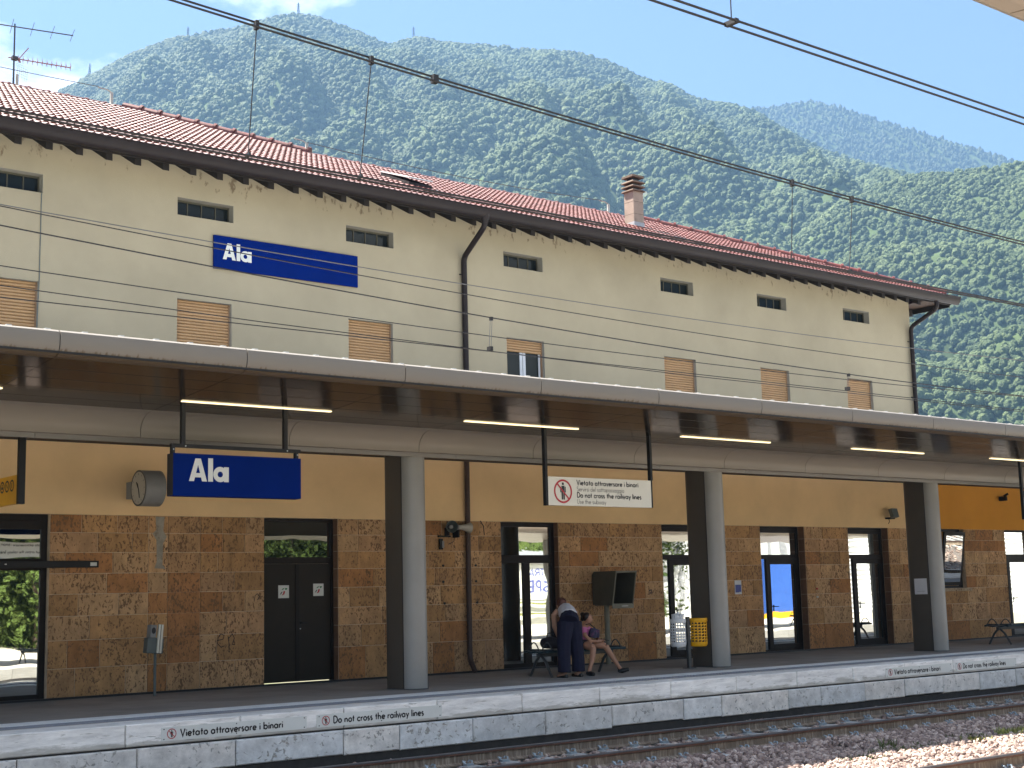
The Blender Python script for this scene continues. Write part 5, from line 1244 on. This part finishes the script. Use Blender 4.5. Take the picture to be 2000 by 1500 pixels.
# ================================================================== ROOF AERIAL AND STAYS
t = thing('tv_aerial', (10.33, 29.75, 12.5), 'television aerial mast with two yagi arrays on the ridge', 'antenna')
ay = 29.55
MB().tube([(10.32, ay, 12.4), (10.32, ay, 13.0), (10.32, ay, 13.93)], [.024, .02, .017], 8).build('mast', M['darkmetal'], t); MB().cyl((10.40, ay, 12.4), (10.40, ay, 12.80), .03, n=10).build('vent_pipe', M['clock_face'], t)
yg = MB(); yg.tube([(9.75, ay + .10, 13.86), (11.52, ay - .25, 13.86)], .013, 6)
for k in range(5):
    f_ = .05 + k * .235; bx_, by_ = 9.75 + 1.77 * f_, ay + .10 - .35 * f_; l = .42 - k * .02; yg.tube([(bx_ - l * .25, by_ - l, 13.86), (bx_ + l * .25, by_ + l, 13.86)], .006, 5)
yg.build('upper_array', M['darkmetal'], t)
yg = MB(); yg.tube([(10.2, ay + .02, 13.15), (11.50, ay - .2, 13.13)], .013, 6)
for k in range(12):
    f_ = .16 + k * .076; bx_, by_ = 10.2 + 1.3 * f_, ay + .02 - .22 * f_; yg.tube([(bx_, by_, 13.06), (bx_, by_, 13.23)], .006, 5); yg.tube([(bx_ - .02, by_ - .09, 13.14), (bx_ + .02, by_ + .09, 13.14)], .006, 5)
yg.tube([(10.42, ay, 13.15), (10.62, ay - .03, 13.44)], .012, 6); yg.tube([(10.42, ay, 13.15), (10.46, ay, 13.08)], .02, 6)
M['aerial_red'] = pm('aerial_pinkish_metal', (.34, .20, .19), .5, .1, 6)
yg.build('lower_array', M['aerial_red'], t)
gd = MB()
for k in range(6): gd.tube([(10.38 + k * .05, ay, 13.05 - k * .02), (10.42 + k * .035, ay, 12.75 - k * .015)], .0025, 4); gd.tube([(10.38, ay, 13.05 - k * .05), (10.63, ay, 13.0 - k * .055)], .0025, 4)
gd.build('reflector_grid', M['wiregrey'], t); MB().box(10.27, 10.39, ay - .05, ay + .05, 13.11, 13.19).build('clamp', M['darkmetal'], t)
def stay(x_, y_, z_, h, label):
    t = thing('ridge_vent', (x_, y_, z_), label, 'vent pipe', 'vent stubs on the ridge')
    MB().tube([(x_, y_, z_), (x_, y_, z_ + h * .2), (x_, y_, z_ + h)], [.07, .04, .036], 10).build('stub', M['clock_face'], t, smooth=True)
    MB().tube([(x_, y_, z_ + h), (x_ - .10, y_, z_ + h + .05), (x_ - .32, y_, z_ + h + .06)], .012, 6).build('cable_end', M['clock_face'], t)
stay(12.62, 29.75, rz(HY), .30, 'pipe stub on the high ridge left of the big ridge tiles')
stay(15.92, 26.75, rz(LY), .25, 'pipe stub where the high roof steps down')
stay(25.05, 26.75, rz(LY), .27, 'pipe stub on the ridge just left of the chimney')
def wire(name, pts, r, m, label=None, cat=None, parent=None, group=None, n=6):
    o = MB().tube(pts, r, n).build(name, M[m], parent)
    if label: tag(o, label, cat, group)
    return o
def sag(p0, p1, s_, n=24):
    p0, p1 = Vector(p0), Vector(p1); return [tuple(p0.lerp(p1, k / n) - Vector((0, 0, s_ * 4 * (k / n) * (1 - k / n)))) for k in range(n + 1)]
wire('ridge_cable', sag((4.0, 29.7, 13.05), (12.3, 29.7, rz(HY) + .36), .06), .008, 'wiregrey', 'thin cable sagging to the high ridge at the left', 'cable')
wire('ridge_cable', sag((15.9, 26.7, rz(LY) + .26), (24.75, 26.7, rz(LY) + .32), .10), .008, 'wiregrey', 'thin cable strung along the lower ridge', 'cable')

# ================================================================== OVERHEAD LINES
def at_x(poly, x_):
    for (a, za), (b, zb) in zip(poly[:-1], poly[1:]):
        if a <= x_ <= b: return za + (zb - za) * (x_ - a) / (b - a)
    return poly[-1][1]
def curve(poly, x0, x1, y_, n=60): return [(x0 + (x1 - x0) * k / n, y_, at_x(poly, x0 + (x1 - x0) * k / n)) for k in range(n + 1)]
def quad(poly):          # smooth parabola through the measured heights
    xs_, zs_ = np.array([p[0] for p in poly]), np.array([p[1] for p in poly]); c = np.polyfit(xs_, zs_, 2)
    return [(x_, float(np.polyval(c, x_))) for x_ in np.linspace(-12, 62, 60)]
# middle track
t = thing('overhead_line', (16, 9.22, 4.6), 'twin dark messenger wires and contact wires crossing in front of roof and hill', 'overhead line')
msg = quad([(5.07, 5.72), (6.11, 5.66), (11.26, 5.535), (12.23, 5.515), (15.6, 5.50), (25, 5.62), (-3, 6.3)])
for dy in (-.02, .025): wire('messenger_wire', [(x_, 9.25 + dy, z_ + (.027 if dy > 0 else -.027)) for x_, z_ in msg], .0085, 'copper', parent=t)
for dy in (-.03, .03): wire('contact_wire', [(-12, 9.25 + dy, 4.69), (5, 9.25 + dy, 4.685), (12, 9.25 + dy, 4.69), (62, 9.25 + dy, 4.655)], .009, 'copper', parent=t)
for x_, xb in ((5.07, 5.0), (6.11, 5.99), (11.26, 11.18), (12.23, 12.11), (19.5, 19.4), (26, 25.9), (-.5, -.6)):
    wire('dropper', [(x_, 9.25, at_x(msg, x_)), (xb, 9.25, 4.70)], .0045, 'copper', parent=t)
    MB().box(x_ - .014, x_ + .014, 9.235, 9.275, at_x(msg, x_) - .04, at_x(msg, x_) + .03).build('clamp', M['copper'], t); MB().box(xb - .008, xb + .008, 9.22, 9.28, 4.685, 4.715).build('clamp', M['copper'], t)
MB().box(6.715, 6.765, 9.23, 9.28, at_x(msg, 6.74) - .035, at_x(msg, 6.74) + .035).build('splice', M['copper'], t)
# near track
t = thing('overhead_line', (16, 5.38, 4.6), 'pair of dark contact wires crossing the sky at top right', 'overhead line')
for dy in (-.04, .04): wire('contact_wire', [(-12, 5.38 + dy, 4.68), (62, 5.38 + dy, 4.68)], .0075, 'copper', parent=t)
for dx in (0, 16, 32): 
    wire('dropper', [(6.08 + dx, 5.38, 4.68), (6.09 + dx, 5.38, 6.35)], .004, 'copper', parent=t); MB().box(6.065 + dx, 6.095 + dx, 5.335, 5.425, 4.668, 4.695).build('clamp', M['copper'], t)
wire('messenger_wire', [(-12, 5.38, 6.4), (30, 5.38, 6.3), (62, 5.38, 6.4)], .009, 'copper', parent=t)
# platform track
t = thing('overhead_line', (16, 14.8, 4.6), 'messenger wire and twin contact wires running close in front of the facade', 'overhead line')
m1 = quad([(5.09, 5.41), (8.13, 5.225), (11.64, 5.08), (15.51, 4.985), (24.51, 4.90)])
wire('messenger_wire', [(x_, 14.8, z_) for x_, z_ in m1 if -2 < x_ < 36], .0085, 'copper', parent=t)
wire('contact_wire', [(-12, 14.85, 4.645), (62, 14.85, 4.625)], .0065, 'copper', parent=t); wire('contact_wire', [(-12, 14.72, 4.95), (5.1, 14.78, 4.75), (8.13, 14.80, 4.68), (11.6, 14.82, 4.635), (15.5, 14.83, 4.60), (62, 14.84, 4.60)], .006, 'copper', parent=t)
for x_ in (11.64, 19.18):
    for dx in (-.012, .018): wire('hanger_rod', [(x_ + dx, 14.8, at_x(m1, x_)), (x_ + dx, 14.84, 4.66)], .004, 'wiregrey', parent=t)
    MB().box(x_ - .02, x_ + .025, 14.80, 14.88, 4.64, 4.70).build('clamp', M['copper'], t); MB().box(x_ - .018, x_ + .022, 14.78, 14.82, at_x(m1, x_) - .04, at_x(m1, x_) + .01).build('clamp', M['copper'], t)
for nm, poly, m_, lb in (('feeder_wire', [(5.08, 5.66), (7.56, 5.56), (9.58, 5.515), (15.54, 5.50), (24.6, 5.60)], 'wiregrey', 'pale grey feeder wire crossing the Ala board, topmost of the facade wires'),
                         ('feeder_wire', [(5.08, 5.61), (7.56, 5.53), (9.58, 5.43), (15.52, 5.265), (24.56, 5.28)], 'copper', 'dark feeder wire second from the top across the facade'),
                         ('feeder_wire', [(5.10, 4.98), (9.20, 4.88), (15.58, 4.82), (24.51, 4.90)], 'copper', 'thin feeder wire passing just above the shutters')):
    q_ = quad(poly); wire(nm, [(x_, 14.85, z_) for x_, z_ in q_ if -1 < x_ < 31], .0065, m_, lb, 'wire', group='feeder wires in front of the facade')

# ================================================================== PEOPLE
M['skin'] = pm('skin', (.42, .24, .16), .55, .06, 8, 0, 40, 0, .35)
M['skin2'] = pm('skin_tan', (.36, .19, .12), .55, .06, 8, 0, 40, 0, .35)
M['shirt_white'] = pm('white_cotton', (.62, .62, .66), .9, .08, 12, .3, 30)
M['navy'] = pm('navy_trousers', (.005, .005, .022), .85, .2, 8, .3, 25)
M['hair_auburn'] = pm('auburn_hair', (.10, .032, .018), .5, .3, 30)
M['hair_dark'] = pm('dark_hair', (.018, .012, .010), .45, .3, 30)
M['pink'] = pm('pink_cotton', (.55, .16, .34), .85, .1, 10, .3, 30)
M['bagblack'] = pm('black_fabric', (.012, .012, .018), .8, .3, 15, .3, 30)
M['bagprint'] = pm('dark_printed_fabric', (.03, .028, .06), .8, .5, 25, .3, 30, 0, .3, (.10, .04, .09), 18, .55, .6)
M['shoe'] = pm('black_shoe', (.012, .012, .012), .5, .2, 10)
def flesh(name, parts, m, parent, vox=.012, balls=()):
    mb = MB()
    for pts, rr in parts: mb.tube(pts, rr, 10)
    for c, r in balls:
        r = r if isinstance(r, tuple) else (r, r, r); n, k = 12, 8; b = len(mb.v); vs = []
        for i in range(1, k):
            for j in range(n): vs.append((c[0] + r[0] * math.sin(math.pi * i / k) * math.cos(2 * math.pi * j / n), c[1] + r[1] * math.sin(math.pi * i / k) * math.sin(2 * math.pi * j / n), c[2] + r[2] * math.cos(math.pi * i / k)))
        vs += [(c[0], c[1], c[2] + r[2]), (c[0], c[1], c[2] - r[2])]
        fs = [(i * n + j, (i + 1) * n + j, (i + 1) * n + (j + 1) % n, i * n + (j + 1) % n) for i in range(k - 2) for j in range(n)]
        fs += [((k - 1) * n, j, (j + 1) % n) for j in range(n)] + [((k - 1) * n + 1, (k - 2) * n + (j + 1) % n, (k - 2) * n + j) for j in range(n)]
        mb.add(vs, fs)
    o = mb.build(name, m, parent, smooth=True, angle=180)
    r = o.modifiers.new('remesh', 'REMESH'); r.mode = 'VOXEL'; r.voxel_size = vox; r.use_smooth_shade = True
    s = o.modifiers.new('smooth', 'SMOOTH'); s.iterations = 4; s.factor = .5
    return o
def hand(p, d, side, s=1.0):
    """palm and five slightly curled fingers starting at wrist p, pointing along d; side = thumb direction"""
    p, d, side = Vector(p), Vector(d).normalized(), Vector(side).normalized(); nrm = d.cross(side)
    out = [([p, p + d * .045 * s, p + d * .085 * s], [.024 * s, .032 * s, .03 * s])]
    for k, (o_, l) in enumerate(((.024, .062), (.008, .072), (-.008, .068), (-.024, .052))):
        a = p + d * .08 * s + side * o_ * s; out.append(([a, a + d * l * .5 * s, a + (d * l * .85 + nrm * .025) * s], [.0095 * s, .009 * s, .007 * s]))
    a = p + d * .025 * s + side * .028 * s; out.append(([a, a + (d * .03 + side * .022) * s, a + (d * .06 + side * .024) * s], [.011 * s, .010 * s, .008 * s]))
    return out
# woman bending over the bench, seen from behind
wm = thing('person', (16.45, 18.9, 0), 'person in white top and navy trousers bending over the bench', 'person')
body = [([(16.62, 19.20, 1.09), (16.72, 19.36, 1.15), (16.76, 19.45, 1.18), (16.79, 19.51, 1.20)], [.10, .10, .055, .05]),
        ([(16.52, 19.30, 1.13), (16.47, 19.36, 1.05), (16.48, 19.37, .86)], [.055, .05, .04]), ([(16.48, 19.37, .86), (16.57, 19.40, .72), (16.63, 19.42, .63)], [.04, .034, .026]),
        ([(16.82, 19.20, 1.10), (16.93, 19.30, .98), (16.95, 19.36, .82), (16.88, 19.42, .66)], [.055, .045, .036, .026]),
        ([(16.29, 18.90, .30), (16.285, 18.89, .10), (16.28, 18.90, .05)], [.045, .036, .04]), ([(16.28, 18.87, .045), (16.275, 18.95, .04), (16.27, 19.06, .025)], [.036, .04, .025]),
        ([(16.60, 18.90, .30), (16.60, 18.89, .10), (16.60, 18.90, .05)], [.045, .036, .04]), ([(16.60, 18.87, .045), (16.61, 18.95, .04), (16.63, 19.06, .025)], [.036, .04, .025])]
body += hand((16.63, 19.42, .63), (.3, .15, -1), (1, .2, .2)) + hand((16.88, 19.42, .66), (-.3, .15, -1), (-1, .2, .2))
flesh('body', body, M['skin'], wm, .008, [((16.82, 19.57, 1.23), (.078, .095, .10)), ((16.835, 19.67, 1.21), (.018, .022, .018)), ((16.745, 19.57, 1.22), (.015, .02, .028)), ((16.895, 19.57, 1.22), (.015, .02, .028))])
flesh('hair', [([(16.76, 19.47, 1.27), (16.72, 19.48, 1.21), (16.70, 19.50, 1.14)], [.035, .03, .015])], M['hair_auburn'], wm, .01, [((16.81, 19.545, 1.265), (.095, .105, .095)), ((16.76, 19.49, 1.29), (.05, .05, .045))])
flesh('white_top', [([(16.50, 18.98, 1.02), (16.58, 19.12, 1.09), (16.66, 19.25, 1.11), (16.72, 19.35, 1.12)], [.155, .15, .155, .10]), ([(16.53, 19.27, 1.12), (16.80, 19.24, 1.12)], [.075, .075])], M['shirt_white'], wm, .012)
flesh('trousers', [([(16.43, 18.92, .92), (16.52, 19.0, 1.02)], [.185, .165]), ([(16.36, 18.93, .93), (16.31, 18.93, .60), (16.285, 18.90, .30), (16.28, 18.90, .085)], [.15, .125, .115, .118]),
                   ([(16.55, 18.93, .93), (16.59, 18.93, .60), (16.60, 18.90, .30), (16.60, 18.90, .085)], [.15, .125, .115, .118])], M['navy'], wm, .012)
for fx in (16.275, 16.61): flesh('shoe', [([(fx, 18.82, .022), (fx, 18.93, .02), (fx + .01, 19.08, .018)], [.034, .04, .032])], M['shoe'], wm, .008)
# bag on the bench
bg = thing('handbag', (16.42, 19.42, .47), 'black bag standing on the left end of the bench', 'bag')
flesh('bag_body', [([(16.27, 19.44, .57), (16.44, 19.44, .58), (16.60, 19.44, .56)], [.09, .115, .09])], M['bagblack'], bg, .012); MB().tube([(16.36, 19.44, .66), (16.38, 19.44, .74), (16.50, 19.44, .74), (16.52, 19.44, .66)], .012, 6).build('strap', M['bagblack'], bg)
# seated child looking at a phone
gl = thing('person', (17.1, 19.2, 0), 'seated person in pink shirt holding a phone, legs stretched out', 'person')
gb = [([(17.10, 19.30, .54), (17.11, 19.31, .66), (17.13, 19.32, .78), (17.15, 19.31, .85), (17.17, 19.29, .90)], [.10, .095, .095, .045, .04]),
      ([(17.04, 19.26, .52), (17.02, 19.10, .50), (17.03, 18.98, .475)], [.085, .075, .058]), ([(17.03, 18.98, .475), (16.97, 18.94, .30), (16.88, 18.92, .11), (16.86, 18.92, .06)], [.055, .05, .033, .035]),
      ([(17.16, 19.26, .52), (17.24, 19.10, .52), (17.32, 18.98, .49)], [.085, .075, .058]), ([(17.32, 18.98, .49), (17.41, 18.93, .32), (17.52, 18.87, .13), (17.55, 18.86, .09)], [.055, .05, .033, .035]),
      ([(17.06, 19.25, .80), (17.02, 19.17, .68), (17.06, 19.08, .585)], [.042, .036, .03]), ([(17.06, 19.08, .585), (17.17, 19.02, .575)], [.03, .024]),
      ([(17.22, 19.32, .80), (17.30, 19.24, .68), (17.31, 19.12, .59)], [.042, .036, .03]), ([(17.31, 19.12, .59), (17.25, 19.03, .58)], [.03, .024])]
gb += hand((17.17, 19.02, .575), (1, -.35, .05), (0, .3, 1), .8) + hand((17.25, 19.03, .58), (.2, -1, .1), (-1, .2, .6), .8)
flesh('body', gb, M['skin2'], gl, .008, [((17.20, 19.275, .965), (.072, .075, .10)), ((17.265, 19.235, .955), (.02, .016, .02)), ((17.245, 19.23, .905), (.02, .015, .01)), ((17.15, 19.235, .955), (.014, .012, .025))])
fe = MB(); fe.cyl((17.253, 19.215, .978), (17.257, 19.209, .978), .011, n=8); fe.build('eye', M['ink'], gl)
flesh('hair', [([(17.15, 19.36, 1.0), (17.13, 19.38, .93)], [.04, .03])], M['hair_dark'], gl, .01, [((17.18, 19.30, 1.0), (.083, .083, .085)), ((17.14, 19.36, 1.05), (.045, .045, .04))])
flesh('pink_shirt', [([(17.10, 19.30, .50), (17.11, 19.31, .66), (17.13, 19.32, .78), (17.14, 19.32, .82)], [.115, .11, .115, .07]), ([(17.07, 19.27, .80), (17.03, 19.19, .71)], [.056, .052]), ([(17.21, 19.33, .80), (17.29, 19.26, .71)], [.056, .052])], M['pink'], gl, .01)
flesh('shorts', [([(17.10, 19.30, .53), (17.10, 19.24, .525)], [.115, .11]), ([(17.05, 19.26, .525), (17.025, 19.14, .51)], [.095, .088]), ([(17.16, 19.26, .525), (17.215, 19.14, .525)], [.095, .088])], M['bagblack'], gl, .01)
for p0, p1, p2 in (((16.87, 18.97, .04), (16.86, 18.89, .035), (16.85, 18.78, .028)), ((17.54, 18.91, .065), (17.58, 18.85, .05), (17.66, 18.76, .075))): flesh('shoe', [([p0, p1, p2], [.04, .045, .034])], M['shoe'], gl, .008)
ph = tag(MB().box(-.075, .075, -.036, .036, -.005, .005).xf(Matrix.Translation((17.30, 18.97, .60)) @ Matrix.Rotation(R(-30), 4, 'Z') @ Matrix.Rotation(R(15), 4, 'Y')).build('phone', M['ink'], bevel=.003), 'dark phone held by the seated person', 'phone')
bk = thing('shoulder_bag', (17.2, 19.14, .62), 'dark patterned bag on the lap of the seated person', 'bag')
flesh('bag_body', [([(17.15, 19.14, .64), (17.17, 19.13, .72), (17.19, 19.13, .80)], [.075, .08, .06]), ([(17.23, 19.13, .64), (17.25, 19.12, .78)], [.07, .06])], M['bagprint'], bk, .01); MB().tube([(17.20, 19.10, .80), (17.16, 19.2, .88), (17.12, 19.32, .86)], .009, 6).build('strap', M['bagblack'], bk)

# ================================================================== CAMERA SIDE OF THE LINE (seen at top right and in the glass)
oc = thing('opposite_canopy', (16, 0, 3.8), 'edge of brownish metal canopy in the top right corner', 'canopy')
OFP = [(y_, z_ - .07) for y_, z_ in [(3.02, 4.10), (3.15, 4.08), (3.20, 4.02), (3.20, 3.93), (3.18, 3.86), (3.12, 3.825), (3.02, 3.815), (3.02, 3.83), (3.10, 3.84), (3.16, 3.87), (3.18, 3.94), (3.18, 4.0), (3.12, 4.06), (3.02, 4.08)]]
M['opp_soffit'] = canopy_mat('opposite_canopy_metal', (.20, .16, .125), .35)
ome = MB().px(OFP, .005, 2.303).mesh('fascia_panel'); ome.materials.append(M['opp_soffit']); osm = MB().box(.005, 2.303, -3.0, 3.015, 3.735, 3.745).mesh('soffit_panel'); osm.materials.append(M['opp_soffit'])
for k in range(-6, 22):
    for nm, me in (('fascia_panel', ome), ('soffit_panel', osm)):
        o = mkobj(nm, me, None, oc); o.location = (5.27 + 2.308 * k, 0, 0)
MB().box(-8, 55, -3.0, 3.02, 3.985, 4.02).build('roof_sheet', M['roofwhite'], oc); MB().box(-8, 55, -2.9, 3.0, 3.765, 3.96).build('core', M['black'], oc)
for xc in (-3, 10.9, 17.8, 24.7, 31.6, 38.5):
    MB().cyl((xc, -1.2, -.254), (xc, -1.2, 3.73), .2, n=20).build('pillar', M['metal_grey'], oc, smooth=True)
t = thing('platform_sign', (15.6, 1.9, 2.95), 'white warning sign hanging over the opposite platform', 'sign')
MB().box(14.5, 16.7, 1.88, 1.92, 2.92, 3.36).build('sign_panel', M['white'], t)
for x_ in (14.5, 16.7): MB().box(x_ - .02, x_ + .02, 1.88, 1.92, 3.36, 3.73).build('hanger', M['black'], t)
for s_, w_, z_, k_ in (('Vietato attraversare i binari', .16, 3.24, 1.37), ('Do not cross the railway lines', .16, 3.03, 1.43)):
    mb, wd = text_mb(s_, w_, face_y(0, 0, 0), .082); mb.v = [(16.1 - v[0] * k_ / wd, 1.921 - v[1], z_ + v[2]) for v in mb.v]; mb.build('lettering', M['ink'], t)
bench(15.9, 17.9, .2, 'dark bench on the opposite platform', -.25)
bench(52.0, 54.0, .2, 'second dark bench on the opposite platform', -.25)
yard = tag(MB().box(-20, 150, -45, -4.05, -1.05, -.32).build('yard', pm('pale_yard', (.60, .55, .45), .9, .1, .5)), kind='structure')
def warehouse():
    t = thing('warehouse', (54, -22, 0), 'low white warehouse behind the opposite platform', 'building')
    MB().box(46, 63, -34, -21, -.32, 3.4).build('wall', M['white'], t); MB().px([(-34.3, 3.4), (-20.7, 3.4), (-27.5, 4.6)], 45.7, 63.3).build('roof', M['lead'], t)
    bn = MB().box(51.4, 55.6, -20.98, -20.95, 1.2, 3.3).build('banner', M['white'], t)
    for s_, z_, m_ in (('TRA', 2.45, 'posterblue'), ('SPE', 1.65, 'posterblue')):
        mb, wd = text_mb(s_, .16, face_y(0, 0, 0), .55); mb.v = [(54.9 - v[0], -20.945 - v[1], z_ + v[2]) for v in mb.v]; mb.build('lettering', M[m_], bn)
    for k in range(6): MB().box(46.5 + k * 2.9, 46.7 + k * 2.9, -20.9, -20.7, -.32, 1.3).build('fence_post', M['weed_dry'], t)
    for z_ in (.3, .9): MB().box(46, 63, -20.85, -20.75, z_, z_ + .1).build('fence_rail', M['weed_dry'], t)
warehouse()
def silo(xc, yc, r, h, label):
    t = thing('silo', (xc, yc, 0), label, 'silo', 'corrugated silos behind the opposite platform'); n = 28; pts = []; rr = []; z = -.32; k = 0
    while z < h: pts.append((xc, yc, z)); rr.append(r + (.06 if k % 2 else 0)); z += .16; k += 1
    MB().tube(pts, rr, n).build('shell', M['steel2'], t, smooth=True, angle=20); MB().cyl((xc, yc, h), (xc, yc, h + 1.2), r * 1.02, .3, n).build('cone_roof', M['steel2'], t)
M['steel2'] = pm('pale_corrugated_steel', (.55, .56, .57), .5, .1, 1)
for i, (xc, yc) in enumerate(((82, -19), (88, -20), (94.5, -19), (101, -20))): silo(xc, yc, 2.4, 9.5, ['corrugated silo nearest the warehouse', 'second corrugated silo from the warehouse', 'third corrugated silo from the warehouse', 'farthest corrugated silo from the warehouse'][i])
t = thing('freight_container', (72, -17, 0), 'blue freight container beside the silos', 'container'); MB().box(68.6, 71.4, -18.5, -16, 0, 3.4).build('body', M['posterblue2'] if 'posterblue2' in M else pm('container_blue', (.03, .10, .38), .5, .1, 2), t); MB().box(68.5, 71.5, -18.6, -15.9, -.32, 0).build('skid', M['yellow'], t)
M['bark'] = pm('bark', (.09, .065, .045), .9, .3, 6); M['leaf2'] = foliage('bush_leaf', (.05, .085, .018), (.13, .18, .04)); M['leaf'] = foliage('tree_leaf', (.04, .075, .015), (.12, .17, .035))
def tree_mesh(seed, h, rad):
    r_ = random.Random(seed); mb = MB()
    cl_ = [(r_.uniform(-rad, rad) * .7, r_.uniform(-rad, rad) * .7, r_.uniform(.02, .95) * h) for _ in range(34)]
    for c in cl_:
        for _ in range(150):
            q = Vector((r_.gauss(0, .5), r_.gauss(0, .5), r_.gauss(0, .42))) * rad * .55; p = Vector(c) + q; s_ = r_.uniform(.10, .22)
            u_ = Vector((r_.gauss(0, 1), r_.gauss(0, 1), r_.gauss(0, 1))).normalized(); v_ = u_.orthogonal().normalized()
            mb.add([p - u_ * s_, p + v_ * s_ * .6, p + u_ * s_, p - v_ * s_ * .6], [(0, 1, 2, 3)])
    return mb.mesh('crown')
tm = [tree_mesh(5, 9, 3.2), tree_mesh(9, 11, 3.6)]
for me in tm: me.materials.append(M['leaf'])
trk = MB().tube([(0, 0, -1), (.1, 0, 3), (-.1, .1, 8)], [.22, .16, .06], 8).mesh('trunk'); trk.materials.append(M['bark'])
spots = [(14, -19), (19.5, -22), (24, -19.5), (29, -22), (33.5, -20), (38.5, -22.5), (43, -21), (47, -38), (53, -39), (59, -38), (66, -30), (72, -32), (9, -22)]
for i, (tx_, ty_) in enumerate(spots):
    t = thing('tree', (tx_, ty_, -.3), 'leafy green tree in the row behind the opposite platform', 'tree', 'trees behind the opposite platform')
    for nm, me in (('crown', tm[i % 2]), ('trunk', trk)):
        o = bpy.data.objects.new(nm, me); COL.objects.link(o); o.parent = t
    t.rotation_euler = (0, 0, i * 1.3); t.scale = (1.15,) * 3

ctx = thing('grain_hall', (85, -31, 0), 'long pale corrugated hall behind the silos', 'building')
MB().box(58, 125, -40, -30, -.32, 7.5).build('wall', M['steel2'], ctx)
for k in range(40): MB().box(58.6 + k * 1.65, 58.9 + k * 1.65, -29.998, -29.9, -.32, 7.5).build('wall_rib', M['lead'], ctx)
nb = 1500; bx = nrng.uniform(4, 66, nb); by = nrng.uniform(-31, -23, nb); bz = nrng.uniform(0, 1, nb) * (-22 - by) * .95
S, E_ = crown_attrs(nb, .8, 1.7); sb_ = points_obj('shrubbery', np.stack([bx, by, bz], -1), S, E_, M['leaf2']); instancer(sb_, M['leaf2'], 3, 3, .9, 3.0)
tag(sb_, 'green bushes on the bank behind the opposite platform', 'bushes', kind='stuff')

# ================================================================== AIR
hz = MB().box(-3200, 6100, -3200, 6100, -15.5, 1075)
hm = bpy.data.materials.new('haze_air'); hm.use_nodes = True; hn_ = hm.node_tree.nodes; hn_.clear()
ho = hn_.new('ShaderNodeOutputMaterial'); hv = hn_.new('ShaderNodeVolumePrincipled')
hv.inputs['Color'].default_value = (.14, .25, .42, 1); hv.inputs['Density'].default_value = HAZE; hv.inputs['Anisotropy'].default_value = .15
hm.node_tree.links.new(hv.outputs[0], ho.inputs['Volume'])
tag(hz.build('haze', hm), 'pale blue summer haze in front of the hills', 'haze', kind='stuff')
